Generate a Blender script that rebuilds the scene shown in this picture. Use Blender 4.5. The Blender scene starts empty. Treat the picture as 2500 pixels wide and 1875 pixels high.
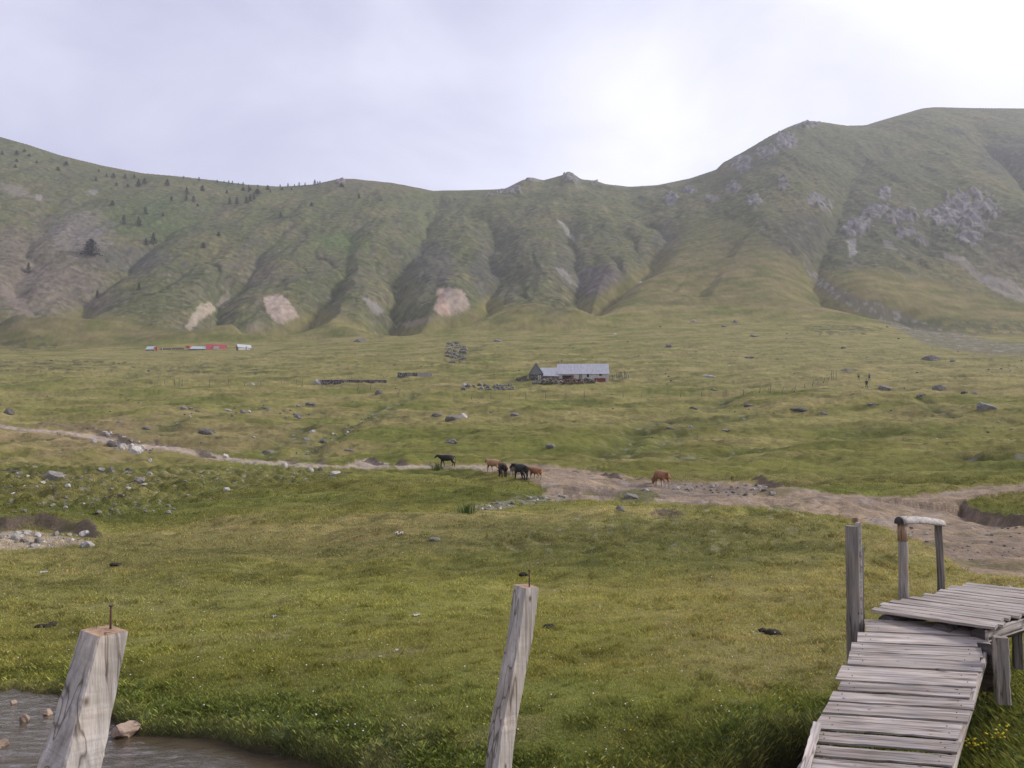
import bpy, bmesh, math, random
import numpy as np
from mathutils import Vector, Matrix
random.seed(7); rng = np.random.default_rng(7)
S = bpy.context.scene
COL = S.collection
# ------------------------------------------------------------------ camera
F = 1671.0; CX = 1106.0; CY = 829.5           # calibration in a 2212 x 1659 frame
PITCH = math.radians(3.44); SP, CP = math.sin(PITCH), math.cos(PITCH)
cam = bpy.data.cameras.new('camera'); camo = bpy.data.objects.new('camera', cam); COL.objects.link(camo)
cam.sensor_width = 36; cam.lens = 36*F/2212; cam.clip_start = 0.1; cam.clip_end = 8000
HAZE = .00017
camo.rotation_euler = (math.pi/2+PITCH, 0, 0); S.camera = camo
# ------------------------------------------------------------------ world and sun
SUN_AZ = math.radians(80); SUN_EL = math.radians(33)
sd = (math.sin(SUN_AZ)*math.cos(SUN_EL), math.cos(SUN_AZ)*math.cos(SUN_EL), math.sin(SUN_EL))
W = bpy.data.worlds.new('World'); S.world = W; W.use_nodes = True
nt = W.node_tree; N = nt.nodes; L = nt.links; N.clear()
def nd(t, **k):
    n = N.new(t)
    for a, b in k.items(): setattr(n, a, b)
    return n
out = nd('ShaderNodeOutputWorld'); bg = nd('ShaderNodeBackground'); L.new(bg.outputs[0], out.inputs[0])
sky = nd('ShaderNodeTexSky'); sky.sky_type = 'NISHITA'; sky.sun_disc = False
sky.sun_elevation = SUN_EL; sky.sun_rotation = SUN_AZ
tc = nd('ShaderNodeTexCoord')
def dotglow(az, el, power, gain):
    az, el = math.radians(az), math.radians(el)
    d = nd('ShaderNodeVectorMath', operation='DOT_PRODUCT'); L.new(tc.outputs['Generated'], d.inputs[0])
    d.inputs[1].default_value = (math.sin(az)*math.cos(el), math.cos(az)*math.cos(el), math.sin(el))
    m = nd('ShaderNodeMath', operation='MAXIMUM'); L.new(d.outputs['Value'], m.inputs[0]); m.inputs[1].default_value = 0
    p = nd('ShaderNodeMath', operation='POWER'); L.new(m.outputs[0], p.inputs[0]); p.inputs[1].default_value = power
    g = nd('ShaderNodeMath', operation='MULTIPLY'); L.new(p.outputs[0], g.inputs[0]); g.inputs[1].default_value = gain
    return g.outputs[0]
def add(a, b, op='ADD'):
    m = nd('ShaderNodeMath', operation=op); L.new(a, m.inputs[0])
    if isinstance(b, (int, float)): m.inputs[1].default_value = b
    else: L.new(b, m.inputs[1])
    return m.outputs[0]
glow = add(add(dotglow(9.8, 22.5, 120, .34), dotglow(36, 31, 46, .62)), dotglow(7, 13, 20, .12))
mp = nd('ShaderNodeMapping'); mp.inputs['Scale'].default_value = (1.4, 1.4, 2.6); L.new(tc.outputs['Generated'], mp.inputs[0])
nz = nd('ShaderNodeTexNoise'); nz.inputs['Scale'].default_value = 2.4; nz.inputs['Detail'].default_value = 6; nz.inputs['Distortion'].default_value = .35
L.new(mp.outputs[0], nz.inputs['Vector'])
cr = nd('ShaderNodeMapRange'); cr.inputs[1].default_value = .35; cr.inputs[2].default_value = .68; cr.inputs[3].default_value = -.08; cr.inputs[4].default_value = .13
L.new(nz.outputs['Fac'], cr.inputs[0])
gl2 = add(glow, cr.outputs[0]); 
comb = nd('ShaderNodeVectorMath', operation='ADD'); 
basec = nd('ShaderNodeRGB'); basec.outputs[0].default_value = (.615, .62, .80, 1)
glc = nd('ShaderNodeVectorMath', operation='SCALE'); 
one = nd('ShaderNodeCombineXYZ'); one.inputs[0].default_value = 1.0; one.inputs[1].default_value = .99; one.inputs[2].default_value = .86
L.new(one.outputs[0], glc.inputs[0]); L.new(gl2, glc.inputs['Scale'])
L.new(basec.outputs[0], comb.inputs[0]); L.new(glc.outputs[0], comb.inputs[1])
sks = nd('ShaderNodeVectorMath', operation='SCALE'); L.new(sky.outputs[0], sks.inputs[0]); sks.inputs['Scale'].default_value = .10
mixw = nd('ShaderNodeMix', data_type='RGBA'); mixw.inputs['Factor'].default_value = .86
L.new(sks.outputs[0], mixw.inputs[6]); L.new(comb.outputs[0], mixw.inputs[7]); L.new(mixw.outputs[2], bg.inputs[0])
bg.inputs[1].default_value = 1.0
sl = bpy.data.lights.new('sun', 'SUN'); sl.energy = 3.2; sl.angle = math.radians(10); sl.color = (1, .95, .88)
so = bpy.data.objects.new('sun', sl); COL.objects.link(so)
so.rotation_euler = Vector(sd).to_track_quat('Z', 'Y').to_euler()
S.view_settings.view_transform = 'Standard'; S.view_settings.look = 'None'; S.view_settings.gamma = 1; S.view_settings.exposure = .25
S.render.engine = 'CYCLES'; S.cycles.volume_bounces = 1; S.cycles.max_bounces = 6; S.cycles.use_denoising = True; S.cycles.denoiser = 'OPENIMAGEDENOISE'; S.cycles.denoising_prefilter = 'NONE'; S.cycles.use_adaptive_sampling = False
# ------------------------------------------------------------------ numpy helpers
_p = rng.permutation(256); PERM = np.concatenate([_p, _p]).astype(np.int32)
_ga = rng.uniform(0, 2*np.pi, 256); GX, GY = np.cos(_ga), np.sin(_ga)
def noise(x, y, seed=0):
    x = np.asarray(x, float)+seed*17.31; y = np.asarray(y, float)+seed*9.73
    xi = np.floor(x).astype(np.int64); yi = np.floor(y).astype(np.int64); xf = x-xi; yf = y-yi
    u = xf*xf*xf*(xf*(xf*6-15)+10); v = yf*yf*yf*(yf*(yf*6-15)+10)
    def g(ix, iy, dx, dy):
        h = PERM[(PERM[ix & 255]+iy) & 255]; return GX[h]*dx+GY[h]*dy
    a = g(xi, yi, xf, yf); b = g(xi+1, yi, xf-1, yf); c = g(xi, yi+1, xf, yf-1); d = g(xi+1, yi+1, xf-1, yf-1)
    return 1.5*((a*(1-u)+b*u)*(1-v)+(c*(1-u)+d*u)*v)
def fbm(x, y, o=4, seed=0, gain=.5):
    s = 0; a = 1; t = 0
    for i in range(o):
        s = s+a*noise(x*2**i, y*2**i, seed+i*3); t += a; a *= gain
    return s/t*1.4
def ss(a, b, x):
    t = np.clip((x-a)/(b-a), 0, 1); return t*t*(3-2*t)
def pchip(xp, yp, x):
    xp = np.asarray(xp, float); yp = np.asarray(yp, float); h = np.diff(xp); d = np.diff(yp)/h; m = np.zeros(len(xp))
    for i in range(1, len(xp)-1):
        if d[i-1]*d[i] > 0: m[i] = 2*d[i-1]*d[i]/(d[i-1]+d[i])
    m[0] = d[0]; m[-1] = d[-1]
    x = np.clip(x, xp[0], xp[-1]); k = np.clip(np.searchsorted(xp, x)-1, 0, len(xp)-2); t = (x-xp[k])/h[k]
    return ((2*t**3-3*t**2+1)*yp[k]+(t**3-2*t**2+t)*h[k]*m[k]+(-2*t**3+3*t**2)*yp[k+1]+(t**3-t**2)*h[k]*m[k+1])
def ray(u, v):
    a = (np.asarray(u, float)-CX)/F; b = (CY-np.asarray(v, float))/F
    return a, CP-b*SP, SP+b*CP
def v2e(v):
    a, dy, dz = ray(CX, v); return dz/dy
def proj(X, Y, Z):
    c = np.maximum(Y*CP+Z*SP, .05); up = -Y*SP+Z*CP
    return CX+F*X/c, CY-F*up/c
# ------------------------------------------------------------------ terrain control table (columns u, rows depth)
UC = [-300, 0, 300, 600, 900, 1200, 1500, 1800, 2100, 2500]
ZR = {6: [-3.2]*7+[-3.0, -2.7, -2.6],
 9: [-3.2, -3.2, -3.2, -3.15, -3.1, -3.05, -3.0, -2.95, -2.7, -2.6],
 13: [-3.4, -3.4, -3.35, -3.3, -3.2, -3.1, -3.0, -2.9, -2.8, -2.8],
 20: [-3.75, -3.7, -3.65, -3.6, -3.3, -3.05, -2.85, -2.7, -2.9, -3.0],
 27: [-4.1, -4.1, -4.0, -3.8, -3.3, -3.1, -2.9, -2.85, -2.95, -3.0],
 35: [-4.1, -4.05, -4.0, -3.5, -3.15, -3.15, -3.2, -3.0, -2.95, -2.9],
 45: [-4.0, -4.0, -4.0, -3.6, -3.1, -3.3, -3.6, -3.3, -3.0, -2.7],
 57: [-3.8, -3.9, -4.0, -3.9, -3.4, -3.35, -3.7, -3.2, -2.6, -2.0],
 72: [-3.3, -3.6, -3.9, -3.8, -3.5, -3.3, -3.0, -2.4, -1.8, -1.2]}
VR = {90: [975, 980, 990, 995, 990, 985, 978, 968, 958, 945],
 110: [948, 953, 960, 963, 960, 957, 950, 938, 925, 912],
 150: [905, 908, 910, 910, 905, 903, 895, 868, 858, 848],
 200: [868, 872, 872, 870, 866, 862, 858, 832, 828, 822],
 260: [835, 838, 838, 835, 830, 823, 815, 808, 805, 800],
 350: [800, 800, 800, 797, 790, 780, 775, 772, 772, 768],
 500: [765, 765, 762, 755, 745, 735, 722, 715, 733, 742],
 560: [752, 750, 747, 738, 725, 715, 700, 692, 718, 728]}
ED = {d: np.array(z)/d for d, z in ZR.items()}
ED.update({d: v2e(np.array(v)) for d, v in VR.items()})
DS = sorted(ED); LUu = np.linspace(-300, 2500, 281); LUl = np.linspace(math.log(6), math.log(560), 500)
rows_ = np.array([pchip(UC, ED[d], LUu) for d in DS])
LUT = np.array([pchip(np.log(DS), rows_[:, i], LUl) for i in range(len(LUu))])      # [u, lnD]
SKY = [(-300, 240), (0, 295), (60, 312), (130, 335), (220, 357), (310, 374), (400, 382), (470, 390), (530, 398), (600, 403), (680, 398), (735, 385), (760, 386), (850, 395), (900, 405), (935, 412), (980, 411), (1055, 409), (1090, 408), (1108, 399), (1130, 388), (1150, 383), (1158, 386), (1175, 389), (1195, 383), (1215, 378), (1228, 369), (1240, 376), (1255, 387), (1285, 390), (1310, 398), (1360, 403), (1420, 400), (1490, 385), (1548, 366), (1560, 352), (1610, 325), (1660, 295), (1700, 275), (1740, 260), (1775, 263), (1830, 271), (1870, 270), (1930, 252), (1990, 234), (2020, 231), (2100, 233), (2212, 234), (2500, 235)]
SKY = np.array(SKY, float)
YRT = np.array([(-300, 1150), (0, 1150), (400, 1150), (740, 1200), (940, 1250), (1230, 1250), (1400, 1300), (1550, 1150), (1740, 1150), (1870, 1300), (2020, 1350), (2500, 1350)], float)
UD = np.arange(-700, 2901.)
def gsm1(y, sg):
    k = np.arange(-int(3*sg), int(3*sg)+1); g = np.exp(-k**2/(2*sg*sg)); g /= g.sum(); return np.convolve(np.pad(y, len(k)//2, mode='edge'), g, 'valid')
SKE = np.interp(UD, SKY[:, 0], SKY[:, 1]); SKE = gsm1(SKE, 3); SKS = gsm1(SKE, 75); YRS = gsm1(np.interp(UD, YRT[:, 0], YRT[:, 1]), 80)
def base_height(u, D):
    """height of the smooth land at column u and depth D"""
    fi = np.clip((u+300)/2800*280, 0, 279.999); ui = fi.astype(int); fu = fi-ui
    fl = np.clip((np.log(np.maximum(D, 6))-LUl[0])/(LUl[-1]-LUl[0])*499, 0, 498.999); li = fl.astype(int); fd = fl-li
    e = (LUT[ui, li]*(1-fu)+LUT[ui+1, li]*fu)*(1-fd)+(LUT[ui, li+1]*(1-fu)+LUT[ui+1, li+1]*fu)*fd
    z = e*np.maximum(D, 6)
    yr = np.interp(u, UD, YRS); s = (D-560)/(yr-560); kx = ss(.72, .99, s); zr = v2e(np.interp(u, UD, SKE)*kx+np.interp(u, UD, SKS)*(1-kx))*yr
    sc = np.clip(s, 0, 1); zf = z
    g = .55*sc+.45*sc**1.7
    zm = zf+(zr-zf)*g
    zm = zm-np.maximum(D-yr, 0)*.45
    return np.where(D > 560, zm, z), s
# ------------------------------------------------------------------ grid
lat = 0.665
ph_d = np.arctan(np.linspace(-.76, .76, 1090))
ph_l = np.linspace(-math.pi, ph_d[0], 46)[:-1]; ph_r = np.linspace(ph_d[-1], math.pi, 46)[1:]
PH = np.concatenate([ph_l, ph_d, ph_r])
RR = np.concatenate([[.02, 1, 2, 2.7, 3.3], np.geomspace(3.8, 30, 430)[:-1], np.geomspace(30, 200, 390)[:-1], np.geomspace(200, 560, 140)[:-1], np.linspace(560, 1750, 400)])
PC = math.radians(40)
def coords(P, R):
    """azimuth and range to world x, y, and to table column u and depth D"""
    Pc = np.clip(P, -PC, PC); D = R*np.where(np.abs(P) < PC, np.cos(P), math.cos(PC))
    return R*np.sin(P), R*np.cos(P), np.tan(Pc), D
def surf(P, R):
    X, Y, t, D = coords(P, R)
    u = CX+F*t*.985
    z, s = base_height(u, D)
    for _ in range(2):
        u, v = proj(t*D, D, z); u = np.clip(u, -300, 2500); z, s = base_height(u, D)
    fade = 1-.85*ss(math.radians(50), math.radians(110), np.abs(P))
    z = np.where(z > -3, -3+(z+3)*fade, z)
    return X, Y, z, s, u, v
def hit_base(u, v):
    """first point of the smooth land seen at (u, v)"""
    a, dy, dz = ray(u, v); t = a/dy; e = dz/dy; D = np.geomspace(8, 1500, 3000)
    z, _ = base_height(np.full_like(D, u), D); k = np.argmax(z >= e*D)
    if k == 0: k = 2400
    return t*D[k], D[k]
def polyw(pts): return np.array([hit_base(*p) for p in pts])
def dist_poly(X, Y, pts, sel=None, taper=None):
    """distance to a polyline, side (+ left of travel) and the parameter along it"""
    best = np.full(X.shape, 1e9); side = np.zeros(X.shape); par = np.zeros(X.shape); n = len(pts)-1
    for i in range(n):
        ax, ay = pts[i]; bx, by = pts[i+1]; dx, dy = bx-ax, by-ay; ll = dx*dx+dy*dy+1e-9
        q = np.clip(((X-ax)*dx+(Y-ay)*dy)/ll, 0, 1); ex = X-(ax+q*dx); ey = Y-(ay+q*dy); d = np.hypot(ex, ey)
        m = d < best; best = np.where(m, d, best); side = np.where(m, np.sign(dx*(Y-ay)-dy*(X-ax)), side); par = np.where(m, (i+q)/n, par)
    return best, side, par
def in_poly(x, y, pts):
    ins = np.zeros(x.shape, bool); n = len(pts)
    for i in range(n):
        x1, y1 = pts[i]; x2, y2 = pts[(i+1) % n]
        if y1 == y2: continue
        ins ^= ((y1 > y) != (y2 > y)) & (x < (x2-x1)*(y-y1)/(y2-y1)+x1)
    return ins
P2, R2 = np.meshgrid(PH, RR, indexing='ij')
X, Y, Z, SM, U, V = surf(P2, R2)
D2 = np.hypot(X, Y)
# gullies: (image polyline from mouth to head, depth, width)
GUL = [
 ([(60, 712), (98, 690), (185, 642), (239, 579), (300, 540), (380, 492), (470, 445)], 24, 42),
 ([(20, 640), (60, 560), (90, 480), (110, 430)], 10, 30),
 ([(425, 728), (460, 678), (496, 624), (552, 552), (600, 500)], 20, 30),
 ([(520, 728), (604, 702), (653, 676), (679, 661), (713, 614), (747, 580), (765, 541), (745, 490)], 24, 34),
 ([(820, 722), (843, 672), (864, 640), (861, 601), (869, 551), (905, 523), (926, 463), (930, 440)], 34, 42),
 ([(820, 722), (900, 703), (973, 684), (1025, 663), (1056, 635), (1064, 601), (1059, 557), (1072, 520), (1050, 470)], 30, 34),
 ([(1200, 690), (1244, 671), (1278, 648), (1249, 617), (1241, 588), (1239, 562), (1246, 536), (1231, 499), (1207, 475)], 28, 32),
 ([(1278, 648), (1322, 617), (1348, 598), (1387, 585), (1408, 557), (1426, 525), (1447, 510), (1400, 480)], 24, 26),
 ([(2022, 735), (1983, 708), (1956, 689), (1890, 672), (1841, 652), (1791, 626), (1751, 589), (1760, 550), (1791, 510), (1805, 460), (1821, 424), (1837, 378), (1867, 345), (1890, 325)], 26, 44),
 ([(2400, 520), (2290, 430), (2212, 371), (2165, 333), (2128, 302)], 45, 50),
 ([(861, 601), (835, 565), (800, 545)], 11, 17), ([(1241, 588), (1278, 560), (1296, 522)], 11, 17), ([(747, 580), (706, 548), (690, 508)], 11, 18), ([(496, 624), (468, 588), (446, 560)], 10, 17), ([(1064, 601), (1094, 566), (1112, 532)], 11, 17), ([(1408, 557), (1374, 532), (1352, 498)], 10, 17), ([(905, 523), (880, 490), (866, 462)], 10, 20), ([(604, 702), (570, 668), (548, 636)], 9, 16), ([(679, 661), (668, 620), (650, 596)], 8, 15), ([(1751, 589), (1722, 548), (1690, 520), (1660, 500)], 9, 22), ([(1791, 510), (1850, 520), (1900, 500)], 9, 26), ([(1500, 640), (1540, 600), (1600, 580)], 5, 22), ([(1560, 560), (1590, 520), (1640, 500)], 7, 22), ([(1440, 640), (1470, 600), (1500, 570)], 4, 16), ([(1072, 520), (1100, 480), (1140, 455)], 9, 22), ([(552, 552), (590, 530), (640, 500)], 9, 20), ([(926, 463), (985, 445), (1010, 430)], 7, 22), ([(185, 642), (150, 590), (140, 540)], 11, 24), ([(98, 690), (60, 650), (30, 600)], 9, 22),
 ([(700, 640), (655, 590), (640, 540)], 8, 18), ([(960, 640), (940, 590), (950, 540)], 8, 20), ([(1150, 640), (1140, 590), (1150, 540), (1140, 500)], 10, 22), ([(1340, 590), (1310, 540), (1300, 490)], 10, 20),
 ([(330, 640), (380, 600), (420, 560)], 8, 22), ([(820, 560), (800, 520), (780, 470)], 7, 20), ([(2000, 560), (2010, 500), (1990, 440)], 8, 30),
]
FANP = [(820, 722), (900, 703), (973, 684), (1025, 663), (1056, 640), (1100, 655), (1190, 690), (1278, 650), (1322, 617), (1348, 598), (1387, 585), (1408, 557), (1447, 512), (1500, 470), (1600, 478), (1690, 540), (1751, 590), (1791, 626), (1841, 652), (1890, 672), (1983, 708), (2022, 735), (2022, 820), (820, 820)]
FANQ = [(1765, 592), (1850, 580), (2000, 600), (2212, 665), (2400, 665), (2400, 830), (2000, 830), (1956, 689), (1841, 652)]
def pol0(pts, soft, sel):
    pa = np.array(pts, float); o = np.zeros(U.shape); m = sel & (U > pa[:, 0].min()-30) & (U < pa[:, 0].max()+30) & (V > pa[:, 1].min()-30) & (V < pa[:, 1].max()+30)
    d, _, _ = dist_poly(U[m], V[m], np.vstack([pa, pa[:1]])); s = np.where(in_poly(U[m], V[m], pa), -d, d); o[m] = ss(soft, -soft, s); return o
FANR = [(-300, 725), (60, 715), (100, 692), (170, 668), (300, 694), (420, 728), (520, 722), (600, 704), (655, 678), (700, 668), (820, 722), (820, 800), (-300, 800)]
def fanmask(): return np.maximum(np.maximum(pol0(FANP, 14, SM > -.5), pol0(FANQ, 16, SM > -.5)), .85*pol0(FANR, 16, SM > -.5))
FAN = fanmask()
far = D2 > 300; GD = np.full(X.shape, 1e9); GS = np.zeros(X.shape)
Xf, Yf = X[far], Y[far]; gdm = np.full(Xf.shape, 1e9); gsm = np.zeros(Xf.shape); carve = np.zeros(Xf.shape); lift = np.zeros(Xf.shape)
for pts, dep, w in GUL:
    wp = polyw(pts); wob = 11*noise(Xf/70, Yf/70, 5)+2.5*noise(Xf/26, Yf/26, 7)
    d, sd_, par = dist_poly(Xf+wob, Yf+wob, wp)
    dd = 1.9*dep*(1-.7*par)*np.exp(-(d/w)*1.0)*np.clip(1.25-d/(w*4), 0, 1)*ss(0, .12, par+.04)
    carve = np.maximum(carve, dd)+.25*np.minimum(carve, dd); lift = np.maximum(lift, .95*dep*(1-.7*par)*np.exp(-(d/(2.4*w))**2)*np.clip(1.25-d/(w*4), 0, 1))
    m = d/w < gdm; gdm = np.where(m, d/w, gdm); gsm = np.where(m, sd_, gsm)
GD[far] = gdm; GS[far] = gsm
top = ss(1.0, .90, SM[far])*ss(1.06, 1.0, SM[far])
hillm = ss(-.14, .22, SM[far]+.10*fbm(Xf/60, Yf/60, 3, 6))*(1-.8*FAN[far])
rib = fbm(Xf/55+.3*noise(Xf/90, Yf/90), Yf/170, 4, 11)*6.5+fbm(Xf/16, Yf/40, 4, 21)*1.3
terr = fbm(Xf/26, Yf/6, 4, 31, .65)*.85+fbm(Xf/7, Yf/7, 3, 33, .6)*.6
Z[far] += ((lift-carve)*ss(-.03, .10, SM[far])*(1-.7*FAN[far]*ss(.3, 2.2, GD[far]))*ss(-40, 60, U[far])+rib*hillm+terr*(.25+.75*hillm))*np.where(SM[far] < 1, .06+.94*top, .05)
# rocky parts of the mountain
def ell(u0, v0, ru, rv, rough=.45, fs=8, seed=1, soft=0):
    q = ((U-u0)/ru)**2+((V-v0)/rv)**2
    m = q < 5; o = np.zeros(U.shape); o[m] = ss(1.9 if soft else 1.25, .2 if soft else .75, q[m]+rough*1.6*fbm(U[m]/fs, V[m]/(fs*(.35 if soft else 1)), 4, seed)); return o
def pol(pts, soft=2.5, amp=4, fs=9, seed=2, sel=None):
    pa = np.array(pts, float); x0, y0 = pa.min(0)-12; x1, y1 = pa.max(0)+12
    m = (U > x0) & (U < x1) & (V > y0) & (V < y1)
    if sel is not None: m &= sel
    o = np.zeros(U.shape)
    uu = U[m]+amp*fbm(U[m]/fs, V[m]/fs, 3, seed); vv = V[m]+amp*.5*fbm(U[m]/fs, V[m]/fs, 3, seed+5)
    d, _, _ = dist_poly(uu, vv, np.vstack([pa, pa[:1]])); s = np.where(in_poly(uu, vv, pa), -d, d)
    o[m] = ss(soft, -soft, s); return o
ROCK = np.zeros(U.shape)
for a in [(2090, 465, 66, 40, .7, 14), (2098, 520, 30, 20), (2040, 470, 28, 18), (1850, 478, 34, 20), (1893, 455, 30, 14), (1935, 470, 26, 14), (1970, 468, 16, 16), (2010, 462, 18, 12), (1960, 502, 26, 9),
          (1771, 432, 26, 18), (1692, 401, 12, 14), (1629, 437, 16, 16), (1697, 305, 24, 20), (1740, 268, 36, 9), (1655, 330, 24, 16), (1602, 352, 24, 18), (1449, 430, 16, 14), (1491, 410, 14, 9), (1582, 406, 16, 12), (1537, 429, 14, 8), (1631, 440, 9, 16),
          (1228, 378, 14, 11), (1243, 393, 9, 8), (1150, 387, 16, 6), (1100, 414, 26, 9), (1062, 421, 14, 6), (738, 392, 12, 5), (1283, 394, 8, 4), (1912, 420, 14, 14), (1990, 520, 14, 5), (1160, 480, 0.1, .1)]:
    ROCK = np.maximum(ROCK, ell(*a)*(U > 700))
ROCK *= (D2 > 500)
m = ROCK > .02
Z[m] += ROCK[m]*(5*np.abs(fbm(X[m]/14, Y[m]/18, 4, 41))*1.5+2.5*noise(X[m]/5, Y[m]/7, 8))*np.where(SM[m] > .985, .12, 1)
# meadow roughness
mid = (D2 > 6) & (D2 < 620)
xm, ym, dm = X[mid], Y[mid], D2[mid]
am = ss(14, 60, dm)*ss(620, 350, dm)
Z[mid] += am*(fbm(xm/9, ym/5, 4, 51)*.7+fbm(xm/2.6, ym/1.3, 3, 52)*.24+1.7*fbm(xm/40, ym/26, 3, 53)*ss(60, 120, dm))+.05*fbm(xm/1.6, ym/1.2, 3, 54)+.26*ss(10, 20, dm)*fbm(xm/5, ym/3.0, 3, 55)+.09*ss(11, 20, dm)*fbm(xm/1.1, ym/.8, 3, 56)
# rills crossing the meadow
RILL = [([(690, 905), (600, 960), (560, 985)], .5, 1.6), ([(820, 880), (740, 930), (640, 985), (590, 992)], .7, 1.8), ([(900, 850), (800, 905), (650, 955)], .4, 2), ([(1580, 858), (1480, 895), (1400, 925), (1330, 965), (1300, 990)], 1.0, 2.4), ([(1640, 900), (1500, 925), (1420, 955), (1340, 985)], .6, 2.2), ([(250, 815), (480, 780), (620, 750), (720, 742)], 1.2, 4), ([(0, 800), (120, 790), (260, 785)], 1.0, 4), ([(1985, 860), (2030, 890), (2060, 905)], .6, 1.5), ([(620, 880), (480, 892), (380, 915), (320, 940)], .7, 2.2), ([(1040, 745), (985, 770), (960, 785)], 1.0, 4), ([(1800, 950), (1650, 975), (1500, 990), (1200, 985)], .5, 2), ([(2212, 985), (2170, 990), (2100, 985)], .4, 1)]
RM = np.zeros(U.shape)
mm = (D2 > 50) & (D2 < 600); xm, ym = X[mm], Y[mm]; acc = np.zeros(xm.shape); accm = np.zeros(xm.shape)
for pts, dep, w in RILL:
    d, _, par = dist_poly(xm+1.2*noise(xm/6, ym/6, 3), ym+1.2*noise(xm/6, ym/6, 4), polyw(pts)); k = np.exp(-(d/w)**2)*(.5+.5*np.clip(noise(xm/5, ym/5, 9)+.6, 0, 1))
    acc = np.maximum(acc, dep*k); accm = np.maximum(accm, k)
Z[mm] -= acc; RM[mm] = accm
# cut banks: (image polyline of the upper lip, height, how far the hollow reaches)
SCARP = [([(-120, 905), (0, 913), (60, 924), (130, 928), (200, 929), (250, 940), (300, 957), (335, 952), (400, 962), (450, 975), (515, 990)], .5, 5),
 ([(545, 990), (600, 989), (690, 1000), (735, 1003)], .4, 4), ([(740, 1000), (790, 988), (840, 1000), (900, 1008), (940, 1004)], .42, 4),
 ([(1180, 1015), (1240, 1012), (1320, 1022), (1400, 1037)], .45, 3), ([(1520, 1040), (1560, 1034), (1640, 1038), (1720, 1050), (1800, 1062)], .32, 4),
 ([(2055, 1083), (2085, 1080), (2110, 1090), (2140, 1102), (2212, 1125), (2300, 1140)], .55, 3),
 ([(-60, 1128), (20, 1131), (90, 1128), (150, 1131), (205, 1138), (232, 1153)], .5, 2.6)]
SC = np.zeros(U.shape); SF = np.zeros(U.shape)
mm = (D2 > 14) & (D2 < 170); xm, ym = X[mm], Y[mm]; a1 = np.zeros(xm.shape); a2 = np.zeros(xm.shape); zz = np.zeros(xm.shape)
for pts, h, w in SCARP:
    wp = polyw(pts); rw = np.hypot(*wp.mean(0))
    d, sd_, par = dist_poly(xm+  .005*rw*fbm(xm/3, ym/3, 3, 13), ym+.004*rw*fbm(xm/3, ym/3, 3, 14), wp)
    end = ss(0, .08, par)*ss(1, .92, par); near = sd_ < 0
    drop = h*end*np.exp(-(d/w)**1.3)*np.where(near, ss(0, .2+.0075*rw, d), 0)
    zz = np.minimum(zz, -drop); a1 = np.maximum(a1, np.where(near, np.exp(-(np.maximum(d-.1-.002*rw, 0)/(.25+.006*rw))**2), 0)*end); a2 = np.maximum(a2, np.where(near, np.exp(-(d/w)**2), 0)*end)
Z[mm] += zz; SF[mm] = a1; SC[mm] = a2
# tussocky hollow left of the mound
TUS = pol([(-300, 1000), (0, 1000), (180, 1010), (420, 1010), (560, 1012), (840, 1018), (760, 1035), (560, 1060), (430, 1085), (270, 1118), (120, 1118), (-300, 1125)], 10, 12, 40, sel=(D2 > 20) & (D2 < 120))
TUS = np.maximum(TUS, .6*ell(1750, 1110, 260, 28, .5, 60)*(D2 < 40)*(D2 > 12)); TUS = np.maximum(TUS, .5*ell(1380, 1160, 300, 45, .5, 60)*(D2 < 40)*(D2 > 12))
m = TUS > .02; Z[m] += TUS[m]*(np.clip(np.abs(noise(X[m]/.9, Y[m]/1.0, 61))*.8-.15, -.1, .5)*.45+.18*fbm(X[m]/2.2, Y[m]/2.2, 3, 62))
# near ground: camera bank, right bank and the stream channel
WATER = -3.72
def atz(u, v, z):
    a, dy, dz = ray(u, v); Dp = z/(dz/dy); return a/dy*Dp, Dp
bank = [atz(u, v, WATER) for u, v in [(-700, 1462), (-300, 1470), (0, 1482), (120, 1492), (225, 1503), (262, 1556), (330, 1574), (440, 1588), (560, 1604), (650, 1628), (760, 1662), (850, 1700), (1000, 1760), (1300, 1790), (1560, 1760), (1680, 1690), (1745, 1640)]]
CH = bank+[(3.35, 7.6), (3.1, 6.7), (2.5, 5.5), (2.0, 4.75), (0, 4.9), (-3, 5.2), (-6, 5.6), (-14, 6.2), (-30, 7)]
CH = [(-34, 16)]+CH
near = D2 < 34; xn, yn = X[near], Y[near]; zn = Z[near]; P_ = P2[near]
plate = -1.85+.03*fbm(xn/.8, yn/.8, 3, 71)
rb = -2.5+.06*fbm(xn/1.2, yn/1.2, 3, 72)
kr = ss(1.5, 2.6, xn)*ss(3.6, 4.8, yn)*ss(9.5, 7.6, yn)
nearside = np.where(yn < 5.6, 1.0, 0.0)*ss(5.4, 4.6, yn)
behind = np.where(np.abs(P_) > 1.2, 1, 0)
dl, _, _ = dist_poly(xn, yn, np.array([(1.9, 4.4), (2.5, 5.3), (4.0, 7.6)])); rb = rb-.55*np.exp(-(dl/.5)**2)  # ground sunk under the ramp so its board gaps go darker
zn = zn*(1-kr)+rb*kr
pl = np.maximum(ss(4.6, 3.9, yn+.35*ss(1.2, 2.2, xn)*2), 0)
zn = zn*(1-pl)+plate*pl
wx = xn+.16*fbm(xn/.7, yn/.7, 3, 73); wy = yn+.16*fbm(xn/.7, yn/.7, 3, 74)
d, _, _ = dist_poly(wx, wy, np.array(CH+[CH[0]])); sdf = np.where(in_poly(wx, wy, CH), d, -d)
bed = -3.98+.07*fbm(xn/.5, yn/.5, 3, 75)+.10*ss(.35, 0, noise(xn/1.8, yn/1.4, 76)*-1)
k = ss(-.02, .34, sdf)
zn = zn-.22*ss(-1.5, .05, sdf)*ss(1.8, 1.2, xn*(yn < 7.5))
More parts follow.
